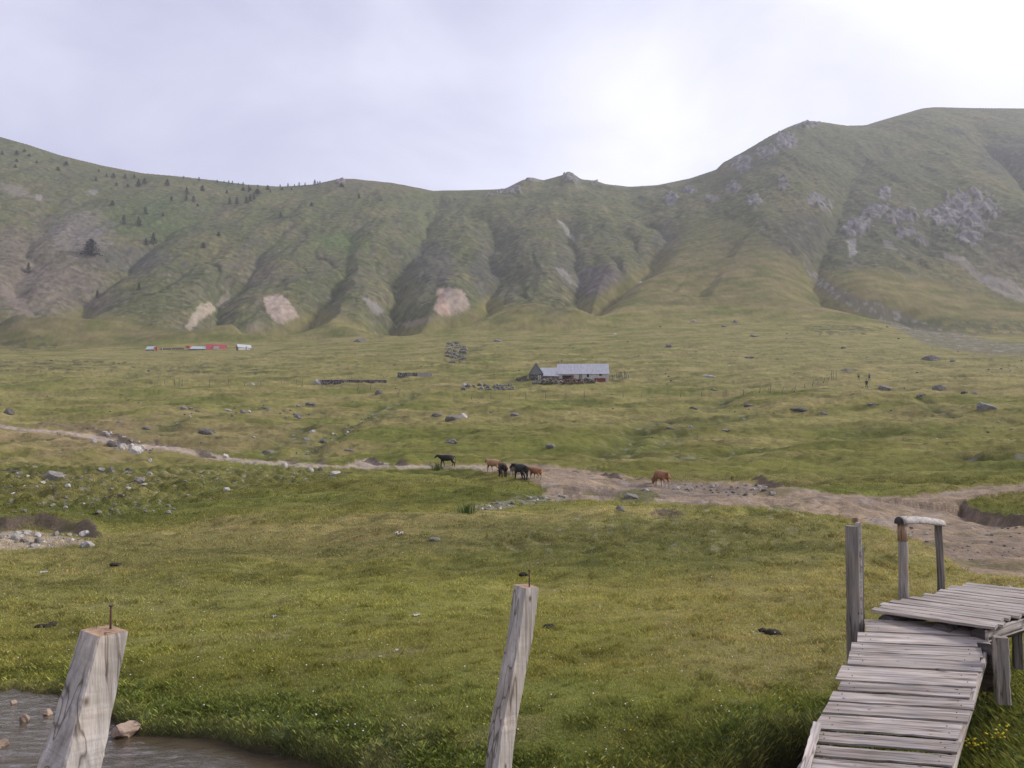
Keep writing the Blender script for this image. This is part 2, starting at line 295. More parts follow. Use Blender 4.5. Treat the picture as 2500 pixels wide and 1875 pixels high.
zn = zn+.07*np.exp(-((sdf+.18)/.16)**2)*fbm(xn/.3, yn/.3, 2, 77)-.10*ss(-.5, 0, sdf)
zn = zn*(1-k)+bed*k
Z[near] = zn; SDF = np.full(U.shape, -99.); SDF[near] = sdf
# holes and soft hollows in the ground near the path
for (u0, v0, r, dep) in [(1440, 1108, .9, .35), (1235, 1063, .9, .45), (1310, 1068, .7, .4), (1370, 1072, 1.2, -.35), (690, 1020, 1.6, .5)]:
    hx, hy = hit_base(u0, v0); q = np.hypot((X-hx)*.7, Y-hy); Z -= dep*np.exp(-(q/r)**2)
# ------------------------------------------------------------------ ground colour (albedo per vertex, some shade painted in)
U, V = proj(X, Y, Z); FAN = fanmask()
def C(r, g, b): return np.array([r, g, b])
def lerp(c, c2, m): return c+(c2-c)*m[..., None]
n1 = fbm(X/30, Y/18, 4, 81); n2 = fbm(X/6, Y/3, 4, 82); n3 = fbm(X/1.1, Y/.6, 3, 83); nh = fbm(X/70, Y/60, 4, 84); nf = fbm(X/13, Y/5, 3, 85)
c = np.zeros(U.shape+(3,))+C(.118, .108, .032)
far1 = ss(60, 260, D2); c = lerp(c, C(.150, .130, .050), far1*.8)
c = lerp(c, C(.178, .142, .066), ss(.0, .5, n1+.2*n2)*.75)
c = lerp(c, C(.078, .088, .022), ss(.0, .45, -n1+.3*n2)*.7)
c = lerp(c, C(.17, .145, .065), ss(.1, .6, n2)*.25)
c *= (1+.22*n3*ss(200, 20, D2)+.10*n2)[..., None]
for (u0, v0, ru, rv, col, s) in [(330, 945, 330, 40, (.185, .135, .078), .8), (1760, 1410, 320, 70, (.15, .128, .060), .7), (1650, 1300, 400, 60, (.14, .118, .045), .5), (700, 1470, 500, 60, (.105, .105, .028), .5), (1000, 1560, 900, 90, (.108, .115, .036), .7), (1350, 1180, 500, 60, (.075, .078, .028), .6),
      (1650, 1060, 900, 36, (.10, .095, .030), .0), (1150, 945, 330, 30, (.105, .108, .028), .6), (1700, 1010, 500, 30, (.105, .102, .03), .6), (480, 940, 180, 30, (.14, .118, .05), .6), (300, 1190, 500, 40, (.115, .108, .038), .5), (1900, 780, 500, 60, (.155, .135, .06), .6), (1900, 1660, 100, 20, (.03, .03, .02), .5), (2100, 820, 500, 30, (.17, .14, .062), .7), (1500, 905, 700, 20, (.17, .142, .06), .6), (250, 770, 400, 40, (.165, .14, .06), .6), (150, 1290, 500, 60, (.13, .118, .045), .6)]:  # near-black patch at the ramp foot paints the shade beneath it
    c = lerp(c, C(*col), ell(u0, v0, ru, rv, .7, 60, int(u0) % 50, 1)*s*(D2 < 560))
c = lerp(c, C(.062, .062, .022), TUS*ss(.0, .5, .3+n3)*.75)
c = lerp(c, C(.20, .18, .15), TUS*ss(.42, .6, fbm(X/.5, Y/.5, 2, 86))*.8)
c = lerp(c, C(.055, .062, .020), RM*.75)
c = lerp(c, C(.19, .17, .15), RM*ss(.35, .55, fbm(X/1.5, Y/1.0, 2, 87))*.8*(D2 > 50))
c = lerp(c, C(.060, .060, .022), ss(.18, .42, fbm(X/2.8, Y/1.5, 5, 88, .65))*.7*ss(25, 60, D2)*ss(200, 120, D2)*(.4+.6*ss(-.3, .4, n1)))
c = lerp(c, C(.060, .058, .024), ss(.16, .42, fbm(X/9, Y/4.5, 5, 108, .65))*.75*ss(90, 140, D2)*ss(600, 400, D2)*(.4+.6*ss(-.3, .4, n2)))
c *= (1+.16*fbm(X/3, Y/8, 3, 109)*ss(60, 150, D2)+.38*fbm(X/16, Y/7, 4, 110))[..., None]  # light and dark bands paint in the shading of meadow swells
wr = ss(.16, .02, np.abs(fbm(X/3.2+.4*n2, Y/1.1, 3, 111)))*ss(-.1, .35, fbm(X/7, Y/3, 3, 112)+.15*ss(12, 25, D2))  # wrinkle lines: shade of crevices between hummocks, painted as dark colour
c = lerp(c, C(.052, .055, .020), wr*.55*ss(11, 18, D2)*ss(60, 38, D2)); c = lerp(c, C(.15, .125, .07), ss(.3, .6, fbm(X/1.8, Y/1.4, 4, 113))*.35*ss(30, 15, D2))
gn = (1.37+.22*ss(45, 20, D2))[..., None]*C(.97, 1.0, .94); c = c*np.where(D2[..., None] < 620, gn, 1.15)
# mountain
hm = ss(-.10, .16, SM+.12*fbm(X/60, Y/60, 3, 6))*(1-.85*FAN*(.35+.65*ss(500, 620, V)))
cm = np.zeros(U.shape+(3,))+C(.104, .112, .046)
cm = lerp(cm, C(.138, .128, .060), ss(0, .5, nh)); cm = lerp(cm, C(.066, .078, .034), ss(0, .5, -nh+.4*nf)*.8)
cm = lerp(cm, C(.062, .062, .036), ss(.1, .5, nf)*.55)
br = fbm(X/24, Y/30, 4, 89)
flank = ss(1.7, .3, GD)*(GD < 5)
cm = lerp(cm, C(.118, .106, .074), ss(-.1, .5, br+.5*flank-.22)*flank*.6*(V > 400))
cm = lerp(cm, C(.075, .092, .034), ss(.35, .0, GD)*.5)
for (u0, v0, ru, rv, col, s) in [(330, 470, 110, 45, (.070, .098, .036), .8), (800, 400, 120, 20, (.125, .105, .062), .5), (120, 400, 200, 50, (.095, .096, .048), .5), (740, 525, 60, 22, (.085, .125, .036), .7), (900, 560, 30, 50, (.085, .12, .036), .5), (930, 450, 60, 40, (.09, .115, .044), .5), (560, 590, 60, 36, (.13, .11, .08), .6), (60, 560, 160, 70, (.145, .118, .09), .75), (100, 630, 120, 55, (.15, .122, .098), .8),
      (175, 505, 60, 45, (.165, .145, .13), .8), (280, 560, 90, 26, (.09, .085, .075), .7), (930, 575, 55, 45, (.082, .078, .066), .8), (1120, 560, 70, 60, (.085, .085, .058), .5), (1050, 590, 30, 50, (.08, .078, .07), .6), (1300, 610, 52, 34, (.112, .096, .092), .95), (1225, 560, 30, 60, (.10, .095, .075), .5), (1440, 520, 30, 26, (.10, .10, .085), .6), (1760, 330, 160, 60, (.088, .095, .055), .5), (1900, 380, 120, 60, (.08, .086, .05), .5), (2000, 500, 240, 60, (.07, .074, .045), .7),
      (2180, 560, 70, 60, (.12, .10, .08), .6), (1730, 510, 60, 50, (.072, .070, .055), .7), (2190, 340, 70, 45, (.062, .066, .05), .8), (2060, 284, 26, 9, (.06, .062, .045), .7), (1900, 620, 300, 40, (.135, .118, .06), .6), (1560, 600, 200, 60, (.125, .11, .058), .6), (1400, 680, 300, 40, (.13, .118, .052), .6), (1650, 640, 260, 24, (.088, .09, .036), .5)]:
    cm = lerp(cm, C(*col), ell(u0, v0, ru, rv, .8, 26, int(u0+v0) % 60, 1)*s)
cm = lerp(cm, C(.22, .20, .15), ss(.38, .6, fbm(X/7, Y/7, 3, 90))*.5*ss(.4, .1, SM))
sp = ss(.20, .42, fbm(X/7, Y/7, 3, 121, .6)+.15*nf); cm = lerp(cm, C(.040, .046, .028), sp*.5); cm = lerp(cm, C(.20, .185, .11), ss(.30, .5, fbm(X/11, Y/4.5, 3, 122, .6))*.4)
cm *= 1.0*np.clip(1+.50*fbm(X/14, Y/4.5, 4, 91, .7)+.34*fbm(X/5, Y/6, 2, 92), .35, 2)[..., None]
rc = np.zeros(U.shape+(3,))+C(.185, .172, .168); rc *= (1+.8*fbm(X/8, Y/8, 3, 93))[..., None]
cm = lerp(cm, rc, ROCK*ss(-.25, .2, fbm(X/11, Y/11, 3, 94)+.25)*.9)
PALE = [([(567, 642), (590, 638), (606, 635), (622, 648), (635, 666), (645, 684), (625, 694), (606, 702), (590, 690), (578, 676), (570, 658)], (.35, .275, .22), 1), ([(947, 624), (972, 622), (999, 627), (1010, 645), (1014, 666), (990, 678), (968, 684), (950, 680), (936, 666), (944, 650)], (.30, .24, .195), .9), ([(945, 625), (955, 624), (962, 645), (975, 682), (955, 680), (938, 668), (948, 650)], (.38, .27, .205), 1),
  ([(433, 656), (457, 653), (466, 671), (445, 684), (430, 695), (410, 715), (400, 707), (415, 680)], (.34, .28, .21), .9), ([(466, 660), (492, 625), (500, 640), (480, 668)], (.25, .21, .16), .7), ([(778, 637), (800, 645), (830, 671), (817, 681), (800, 668)], (.22, .2, .18), .8), ([(860, 700), (930, 684), (950, 690), (880, 708)], (.24, .19, .155), .7), ([(1203, 474), (1214, 479), (1230, 497), (1246, 531), (1226, 508)], (.24, .23, .19), .9), ([(1196, 576), (1216, 580), (1240, 606), (1252, 622), (1230, 610)], (.22, .2, .18), .8),
  ([(2039, 546), (2082, 556), (2122, 592), (2181, 604), (2230, 640), (2240, 665), (2155, 634), (2110, 604), (2075, 572), (2040, 556)], (.24, .215, .19), .75), ([(1828, 520), (1848, 516), (1850, 552), (1836, 554)], (.27, .26, .23), .9), ([(1820, 570), (1846, 572), (1836, 580)], (.24, .23, .19), .7), ([(1905, 515), (1925, 520), (1935, 540), (1912, 535)], (.22, .2, .18), .5), ([(1940, 590), (1990, 592), (1985, 604), (1950, 602)], (.2, .18, .15), .6), ([(240, 655), (190, 690), (160, 702), (180, 680)], (.2, .17, .14), .5), ([(528, 700), (560, 695), (590, 708), (540, 722)], (.2, .17, .13), .6), ([(0, 610), (30, 625), (80, 690), (50, 680), (0, 640)], (.19, .15, .125), .6), ([(75, 420), (90, 420), (92, 434), (78, 432)], (.26, .22, .2), .8), ([(0, 395), (50, 405), (70, 425), (30, 425), (0, 410)], (.2, .17, .15), .6), ([(190, 410), (212, 412), (205, 422), (195, 420)], (.24, .22, .2), .7), ([(1244, 400), (1268, 402), (1262, 408), (1246, 407)], (.2, .18, .15), .5)]
for pts, col, s in PALE: cm = lerp(cm, C(*col)*np.clip(1+.45*fbm(X/5, Y/9, 4, 133, .65), .5, 1.6)[..., None], pol(pts, 2, 5, 8)*s*(1-.25*ss(.1, .5, fbm(X/6, Y/6, 3, 95))))
c = lerp(c, cm, hm)
for (u0, v0, ru, rv) in [(110, 790, 170, 12), (60, 745, 60, 14), (480, 800, 120, 8), (2090, 708, 120, 14), (1820, 712, 80, 10)]: c = lerp(c, C(.058, .060, .028), ell(u0, v0, ru, rv, .9, 14)*ss(-.15, .25, fbm(X/9, Y/7, 4, 130))*.8)
# the stony channel that leaves the right ravine, and scree fan
ch = pol([(1735, 560), (1765, 592), (1800, 618), (1850, 640), (1920, 664), (1980, 690), (2040, 712), (2130, 735), (2230, 745), (2230, 768), (2100, 764), (2000, 742), (1930, 706), (1850, 672), (1790, 640), (1750, 604)], 4, 6, 14)
c = lerp(c, C(.118, .108, .078), ch*.7); c = lerp(c, C(.25, .23, .20), ch*ss(.15, .4, fbm(X/7, Y/5, 3, 96))*.8)
c = lerp(c, C(.06, .07, .035), pol([(1900, 690), (2000, 690), (2212, 690), (2230, 725), (2060, 722), (1960, 706)], 4, 8, 14)*ss(-.2, .2, nf)*.6)
# bare paths, lit by nothing but their own colour
PATH = [(1020, 1009), (1100, 1000), (1180, 1005), (1260, 1014), (1330, 1023), (1400, 1037), (1500, 1043), (1560, 1040), (1640, 1044), (1720, 1054), (1800, 1065), (1880, 1072), (1960, 1072), (2040, 1062), (2120, 1050), (2240, 1043), (2260, 1053), (2130, 1070), (2062, 1084), (2085, 1090), (2120, 1108), (2260, 1150), (2300, 1252), (2160, 1242), (2090, 1236), (2050, 1205), (2000, 1175), (1950, 1150), (1880, 1130), (1800, 1112), (1700, 1100), (1640, 1094), (1500, 1090), (1420, 1084), (1330, 1081), (1250, 1078), (1200, 1084), (1172, 1070), (1180, 1060), (1150, 1040), (1100, 1025), (1050, 1018)]
nearp = (D2 > 10) & (D2 < 170)
pm = pol(PATH, 3, 9, 22, sel=nearp); 
dirt = np.zeros(U.shape+(3,))+C(.30, .228, .158); dirt = lerp(dirt, C(.19, .148, .118), ss(-.1, .5, n2)*.7); dirt = lerp(dirt, C(.34, .285, .24), ss(.2, .6, fbm(X/1.5, Y/1.0, 3, 97))*.7)
dirt = lerp(dirt, C(.13, .12, .05), ss(.25, .6, fbm(X/3.2, Y/1.2, 3, 98))*.55)
dirt *= (1+.18*fbm(X/.5, Y/.25, 3, 99))[..., None]
c = lerp(c, dirt, pm)
c = lerp(c, C(.17, .145, .12), ell(1480, 1060, 160, 16, .5, 20)*.5*nearp)
c = lerp(c, C(.25, .235, .205), pol([(1000, 1100), (1060, 1085), (1130, 1072), (1200, 1070), (1240, 1080), (1180, 1084), (1100, 1096), (1040, 1106)], 3, 8, 10, sel=nearp)*ss(-.2, .3, fbm(X/.6, Y/.5, 3, 100))*.85)
for pts in [[(-20, 913), (60, 926), (130, 931), (200, 938), (250, 948), (300, 962), (290, 972), (240, 960), (200, 948), (130, 937), (60, 932), (-20, 922)], [(330, 958), (400, 968), (450, 978), (512, 992), (505, 998), (460, 992), (400, 980), (340, 968)], [(600, 995), (680, 1002), (735, 1008), (660, 1010), (610, 1006)], [(745, 1005), (790, 990), (840, 1002), (850, 1012), (790, 1014)], [(940, 1006), (1040, 1005), (1050, 1012), (960, 1012)], [(850, 1004), (945, 1005), (945, 1011), (860, 1014)], [(505, 990), (560, 995), (610, 998), (600, 1005), (540, 1001), (505, 998)], [(725, 1004), (760, 1008), (750, 1013), (725, 1010)], [(285, 962), (345, 958), (350, 970), (300, 974)], [(-20, 1150), (60, 1145), (130, 1158), (205, 1170), (150, 1180), (60, 1186), (-20, 1188)]]:
    c = lerp(c, C(.40, .325, .27)*1.0, pol(pts, 1.5, 3, 9, sel=nearp)*(.75+.2*n3))
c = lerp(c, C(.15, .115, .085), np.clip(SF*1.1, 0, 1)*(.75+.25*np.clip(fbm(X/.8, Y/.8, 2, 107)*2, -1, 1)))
for (u0, v0, ru, rv) in [(1440, 1108, 34, 10), (1235, 1063, 18, 12), (1310, 1066, 24, 12)]: c = lerp(c, C(.14, .11, .085), ell(u0, v0, ru, rv, .8, 8)*nearp*.8)
c = lerp(c, C(.10, .105, .04), ell(1375, 1072, 46, 14, .5, 9)*nearp*.8)
# bank soil, its dark edge painting the undercut's shade, and stream bed
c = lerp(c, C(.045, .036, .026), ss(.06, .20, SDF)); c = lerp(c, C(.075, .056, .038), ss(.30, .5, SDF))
c = lerp(c, C(.13, .10, .072), ss(.3, .5, SDF)*ss(.1, .4, fbm(X/.35, Y/.3, 3, 101))*.7)
c = lerp(c, C(.12, .10, .05), (D2 < 5)*1.0*ss(0, .4, n3)*.5)
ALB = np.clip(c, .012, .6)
BARE = np.clip(pm+(SDF > -.05)+SF+hm+TUS*.0+ch, 0, 1)
# ------------------------------------------------------------------ materials
def newmat(name):
    m = bpy.data.materials.new(name); m.use_nodes = True; t = m.node_tree; t.nodes.clear()
    o = t.nodes.new('ShaderNodeOutputMaterial'); b = t.nodes.new('ShaderNodeBsdfPrincipled'); t.links.new(b.outputs[0], o.inputs[0])
    b.inputs['Roughness'].default_value = .85; b.inputs['Specular IOR Level'].default_value = .25
    return m, t, b
def tnoise(t, vec, scale, detail=4, rough=.55, sc3=None, dist=0):
    n = t.nodes.new('ShaderNodeTexNoise'); n.inputs['Scale'].default_value = scale; n.inputs['Detail'].default_value = detail; n.inputs['Roughness'].default_value = rough; n.inputs['Distortion'].default_value = dist
    if sc3:
        mp = t.nodes.new('ShaderNodeMapping'); mp.inputs['Scale'].default_value = sc3; t.links.new(vec, mp.inputs[0]); vec = mp.outputs[0]
    t.links.new(vec, n.inputs['Vector']); return n.outputs['Fac']
def ramp(t, fac, stops):
    r = t.nodes.new('ShaderNodeValToRGB'); e = r.color_ramp.elements
    while len(e) < len(stops): e.new(.5)
    for i, (p, col) in enumerate(stops): e[i].position = p; e[i].color = (*col, 1) if len(col) == 3 else col
    t.links.new(fac, r.inputs[0]); return r.outputs[0]
def rng_(t, fac, a, b, c0, d0):
    r = t.nodes.new('ShaderNodeMapRange'); 
    for i, x in enumerate((a, b, c0, d0)): r.inputs[i+1].default_value = x
    t.links.new(fac, r.inputs[0]); return r.outputs[0]
def mul(t, a, b, blend='MULTIPLY', fac=1.0):
    m = t.nodes.new('ShaderNodeMix'); m.data_type = 'RGBA'; m.blend_type = blend
    if isinstance(fac, float): m.inputs[0].default_value = fac
    else: t.links.new(fac, m.inputs[0])
    for s, x in ((6, a), (7, b)):
        if isinstance(x, tuple): m.inputs[s].default_value = (*x, 1)
        else: t.links.new(x, m.inputs[s])
    return m.outputs[2]
def bump(t, b, h, strength=.5, dist=.02):
    n = t.nodes.new('ShaderNodeBump'); n.inputs['Strength'].default_value = strength; n.inputs['Distance'].default_value = dist
    t.links.new(h, n.inputs['Height']); t.links.new(n.outputs[0], b.inputs['Normal'])
def objc(t): return t.nodes.new('ShaderNodeTexCoord').outputs['Object']
def rnd(t): return t.nodes.new('ShaderNodeObjectInfo').outputs['Random']
M = {}
m, t, b = newmat('ground_mat'); M['ground'] = m
at = t.nodes.new('ShaderNodeAttribute'); at.attribute_name = 'albedo'; oc = objc(t)
f1 = rng_(t, tnoise(t, oc, 9, 6, .7), .3, .7, .70, 1.32); f2 = rng_(t, tnoise(t, oc, 1.1, 5, .65, (1, 2, 1)), .3, .7, .82, 1.18)
cc = mul(t, mul(t, at.outputs['Color'], f1), f2); t.links.new(cc, b.inputs['Base Color'])
b.inputs['Roughness'].default_value = 1; b.inputs['Specular IOR Level'].default_value = .05
bump(t, b, tnoise(t, oc, 6, 6, .75), .8, .10)
def wood(name, c1, c2, c3, axis=0, scale=1.0):
    m, t, b = newmat(name); M[name] = m; oc = objc(t); r = rnd(t)
    of = t.nodes.new('ShaderNodeVectorMath'); of.operation = 'ADD'; sc = t.nodes.new('ShaderNodeVectorMath'); sc.operation = 'SCALE'
    cb = t.nodes.new('ShaderNodeCombineXYZ'); cb.inputs[0].default_value = 7; cb.inputs[1].default_value = 3; cb.inputs[2].default_value = 5
    t.links.new(cb.outputs[0], sc.inputs[0]); t.links.new(r, sc.inputs['Scale']); t.links.new(oc, of.inputs[0]); t.links.new(sc.outputs[0], of.inputs[1]); v = of.outputs[0]
    s3 = [28, 28, 28]; s3[axis] = 1.6; g = tnoise(t, v, scale, 6, .6, tuple(s3), .25)
    s4 = [6, 6, 6]; s4[axis] = 1.2; w = tnoise(t, v, scale, 4, .6, tuple(s4), .8)
    s5 = [90, 90, 90]; s5[axis] = 4; fine = tnoise(t, v, scale, 3, .6, tuple(s5), .3)
    col = ramp(t, g, [(.28, c1), (.5, c2), (.72, c3)]); col = mul(t, col, rng_(t, w, .3, .7, .72, 1.2)); col = mul(t, col, rng_(t, fine, .25, .75, .8, 1.15)); col = mul(t, col, rng_(t, r, 0, 1, .80, 1.12))
    col = mul(t, col, ramp(t, tnoise(t, v, 5, 3, .6), [(.0, (1.12, 1.0, .88)), (.5, (1, 1, 1)), (1, (.92, .98, 1.1))]))
    # knots and nail holes
    vo = t.nodes.new('ShaderNodeTexVoronoi'); s6 = [5, 9, 9]; 
    if axis == 2: s6 = [9, 9, 5]
    mp = t.nodes.new('ShaderNodeMapping'); mp.inputs['Scale'].default_value = s6; t.links.new(v, mp.inputs[0]); t.links.new(mp.outputs[0], vo.inputs['Vector']); vo.inputs['Scale'].default_value = 1
    k = ramp(t, vo.outputs['Distance'], [(.03, (.30, .24, .2)), (.10, (1, 1, 1))]); col = mul(t, col, k)
    s7 = [16, 16, 16]; s7[axis] = .55; col = mul(t, col, ramp(t, tnoise(t, v, scale, 2, .5, tuple(s7), .08), [(.478, (1, 1, 1)), (.50, (.34, .29, .26)), (.518, (1, 1, 1))]))
    t.links.new(col, b.inputs['Base Color']); b.inputs['Roughness'].default_value = .8
    ad = t.nodes.new('ShaderNodeMath'); ad.operation = 'ADD'; t.links.new(g, ad.inputs[0]); t.links.new(fine, ad.inputs[1]); bump(t, b, ad.outputs[0], .55, .006)
    return m
wood('board_wood', (.18, .15, .13), (.39, .34, .30), (.58, .52, .47)); wood('post_wood', (.25, .215, .19), (.47, .42, .38), (.62, .56, .52), 2)
wood('dark_wood', (.05, .043, .04), (.11, .095, .085), (.19, .165, .15)); wood('gray_post', (.13, .11, .09), (.265, .232, .198), (.39, .345, .30), 2)
wood('log_wood', (.20, .17, .14), (.34, .30, .26), (.45, .40, .35), 2); wood('cut_wood', (.22, .13, .08), (.38, .25, .16), (.5, .36, .25), 2)
wood('rail_wood', (.38, .34, .31), (.52, .48, .44), (.64, .60, .56))
def stone(name, c1, c2, c3, s=3, bs=.6):
    m, t, b = newmat(name); M[name] = m; oc = objc(t)
    g = t.nodes.new('ShaderNodeNewGeometry').outputs['Position']
    col = ramp(t, tnoise(t, g, s, 6, .7), [(.3, c1), (.5, c2), (.7, c3)]); col = mul(t, col, rng_(t, rnd(t), 0, 1, .75, 1.2)); t.links.new(col, b.inputs['Base Color']); b.inputs['Roughness'].default_value = .92
    bump(t, b, tnoise(t, g, s*3, 6, .7), bs, .05); return m
stone('boulder_gray', (.10, .092, .08), (.175, .16, .142), (.27, .25, .225)); stone('boulder_dark', (.085, .077, .068), (.14, .128, .113), (.21, .192, .17)); stone('boulder_pale', (.27, .25, .22), (.40, .375, .34), (.52, .49, .45)); stone('stone_warm', (.22, .16, .12), (.34, .25, .19), (.43, .33, .26), 8, .3)
def plain(name, col, rough=.8, var=.25, scale=6, metal=0, spec=.25):
    m, t, b = newmat(name); M[name] = m; n = tnoise(t, objc(t), scale, 5, .65)
    lo = tuple(x*(1-var) for x in col); hi = tuple(min(1, x*(1+var)) for x in col)
    t.links.new(ramp(t, n, [(.3, lo), (.7, hi)]), b.inputs['Base Color']); b.inputs['Roughness'].default_value = rough; b.inputs['Metallic'].default_value = metal; b.inputs['Specular IOR Level'].default_value = spec
    return m
plain('rust', (.10, .055, .035), .75, .4, 40); plain('iron', (.035, .032, .030), .6, .3, 30); plain('dung', (.03, .024, .018), .95, .4, 12)
plain('cow_black', (.016, .013, .012), .6, .4, 3); plain('cow_dark_brown', (.035, .020, .014), .65, .5, 3); plain('cow_tan', (.34, .20, .105), .75, .3, 3); plain('cow_red', (.27, .13, .065), .75, .3, 3); plain('cow_grey', (.16, .13, .11), .75, .3, 3); plain('cow_white', (.42, .38, .33), .8, .2, 3); plain('horn', (.3, .26, .2), .6)
plain('cloth_black', (.018, .018, .022), .9); plain('cloth_red', (.14, .03, .03), .9); plain('cloth_blue', (.14, .17, .26), .9); plain('skin', (.36, .22, .16), .6, .1); plain('hair', (.03, .02, .015), .7); plain('cap_yellow', (.45, .36, .12), .8)
plain('flower_yellow', (.65, .50, .02), .7, .1); plain('flower_white', (.62, .62, .60), .7, .1); plain('plastic_white', (.42, .42, .41), .4, .08); plain('plastic_red', (.55, .05, .03), .4, .1); plain('plastic_blue', (.05, .25, .5), .4, .1)
plain('plaster', (.50, .48, .43), .9, .25, 1.2); plain('plaster_cream', (.52, .47, .36), .9, .12, 1.0); plain('door_red', (.17, .03, .03), .8, .3, 2); plain('red_wall', (.42, .10, .08), .8, .25, 1.5); plain('painted_hole_shade', (.02, .018, .016), .9); plain('gray_wood_wall', (.15, .14, .13), .9, .35, 1.4); plain('earth_wall', (.2, .16, .13), .95, .3, 1.5); plain('bark', (.07, .055, .045), .9)
def corrug(name, c1, c2, axis=0):
    m, t, b = newmat(name); M[name] = m; oc = objc(t)
    s3 = [.6, .6, .6]; s3[axis] = 2.2; col = ramp(t, tnoise(t, oc, 1, 5, .6, tuple(s3)), [(.3, c1), (.7, c2)]); t.links.new(col, b.inputs['Base Color']); b.inputs['Roughness'].default_value = .55; b.inputs['Specular IOR Level'].default_value = .4
    w = t.nodes.new('ShaderNodeTexWave'); w.bands_direction = 'XYZ'[axis]; w.inputs['Scale'].default_value = 3; t.links.new(oc, w.inputs['Vector']); bump(t, b, w.outputs['Fac'], .5, .04); return m
corrug('tin_roof', (.31, .31, .34), (.45, .455, .50)); corrug('tin_roof_light', (.34, .38, .38), (.5, .54, .54)); corrug('red_roof', (.30, .035, .045), (.42, .07, .08)); corrug('tin_wall', (.14, .15, .145), (.22, .23, .22))
m, t, b = newmat('masonry'); M['masonry'] = m; oc = objc(t)
vo = t.nodes.new('ShaderNodeTexVoronoi'); vo.inputs['Scale'].default_value = 2.6; t.links.new(oc, vo.inputs['Vector'])
sep = t.nodes.new('ShaderNodeSeparateColor'); t.links.new(vo.outputs['Color'], sep.inputs[0])
col = ramp(t, sep.outputs[0], [(0, (.08, .075, .07)), (.5, (.24, .225, .21)), (1, (.46, .43, .40))]); col = mul(t, col, ramp(t, vo.outputs['Distance'], [(.3, (1, 1, 1)), (.55, (.35, .33, .3))])); t.links.new(col, b.inputs['Base Color']); bump(t, b, vo.outputs['Distance'], -.8, .1)
m, t, b = newmat('blade_mat'); M['blade'] = m
at = t.nodes.new('ShaderNodeAttribute'); at.attribute_name = 'albedo'; t.links.new(at.outputs['Color'], b.inputs['Base Color']); b.inputs['Roughness'].default_value = .7; b.inputs['Specular IOR Level'].default_value = .15
tr = t.nodes.new('ShaderNodeBsdfTranslucent'); t.links.new(at.outputs['Color'], tr.inputs[0]); mx = t.nodes.new('ShaderNodeMixShader'); mx.inputs[0].default_value = .35
t.links.new(b.outputs[0], mx.inputs[1]); t.links.new(tr.outputs[0], mx.inputs[2]); t.links.new(mx.outputs[0], t.nodes['Material Output'].inputs[0])
m, t, b = newmat('conifer_mat'); M['conifer'] = m; t.links.new(mul(t, ramp(t, tnoise(t, objc(t), 1.2, 4), [(.3, (.016, .028, .016)), (.7, (.045, .062, .034))]), rng_(t, rnd(t), 0, 1, .7, 1.3)), b.inputs['Base Color'])
m, t, b = newmat('water_mat'); M['water'] = m; oc = objc(t)
b.inputs['Base Color'].default_value = (.085, .064, .040, 1); b.inputs['Roughness'].default_value = .09; b.inputs['Transmission Weight'].default_value = .35; b.inputs['IOR'].default_value = 1.09; b.inputs['Specular IOR Level'].default_value = .22
bump(t, b, tnoise(t, oc, 1, 5, .6, (3.5, 8, 5), .8), .5, .06)
# ------------------------------------------------------------------ mesh / object helpers
def tag(o, label=None, cat=None, group=None, kind=None):
    if label: o['label'] = label
    if cat: o['category'] = cat
    if group: o['group'] = group
    if kind: o['kind'] = kind
    return o
def npmesh(name, verts, faces, col=None, smooth=False):
    me = bpy.data.meshes.new(name); verts = np.asarray(verts, np.float32); faces = np.asarray(faces, np.int32); k = faces.shape[1]
    me.vertices.add(len(verts)); me.vertices.foreach_set('co', verts.ravel())
    me.loops.add(faces.size); me.loops.foreach_set('vertex_index', faces.ravel())
    me.polygons.add(len(faces)); me.polygons.foreach_set('loop_start', np.arange(0, faces.size, k, dtype=np.int32)); me.polygons.foreach_set('loop_total', np.full(len(faces), k, np.int32))
    if smooth: me.polygons.foreach_set('use_smooth', np.ones(len(faces), bool))
    if col is not None:
        a = me.attributes.new('albedo', 'FLOAT_COLOR', 'POINT'); a.data.foreach_set('color', np.hstack([col, np.ones((len(col), 1))]).astype(np.float32).ravel())
    me.update(calc_edges=True); return me
def link(name, me, mt=None, parent=None, loc=(0, 0, 0), rot=(0, 0, 0), scale=(1, 1, 1)):
    o = bpy.data.objects.new(name, me); COL.objects.link(o); o.location = loc; o.rotation_euler = rot; o.scale = scale
    if mt is not None and not me.materials: me.materials.append(M[mt])
    if parent is not None: o.parent = parent
    return o
def empty(name, loc=(0, 0, 0), rz=0, scale=1):
    o = bpy.data.objects.new(name, None); COL.objects.link(o); o.location = loc; o.rotation_euler = (0, 0, rz); o.scale = (scale,)*3; o.empty_display_size = .2; return o
def copy_tree(o, parent=None):
    k = o.copy(); COL.objects.link(k); k.parent = parent
    for chd in list(o.children): copy_tree(chd, k)
    return k
nP, nR = P2.shape
def gi(P, R):
    fp = np.interp(P, PH, np.arange(nP)); fr = np.interp(R, RR, np.arange(nR)); return fp, fr
def samp(A, P, R):
    fp, fr = gi(P, R); i = np.clip(fp.astype(int), 0, nP-2); j = np.clip(fr.astype(int), 0, nR-2); a = fp-i; b_ = fr-j
    if A.ndim == 3: a = a[..., None]; b_ = b_[..., None]
    return (A[i, j]*(1-a)+A[i+1, j]*a)*(1-b_)+(A[i, j+1]*(1-a)+A[i+1, j+1]*a)*b_
def gz(x, y):
    x = np.atleast_1d(np.asarray(x, float)); y = np.atleast_1d(np.asarray(y, float)); r = samp(Z, np.arctan2(x, y), np.hypot(x, y)); return float(r[0]) if r.size == 1 else r
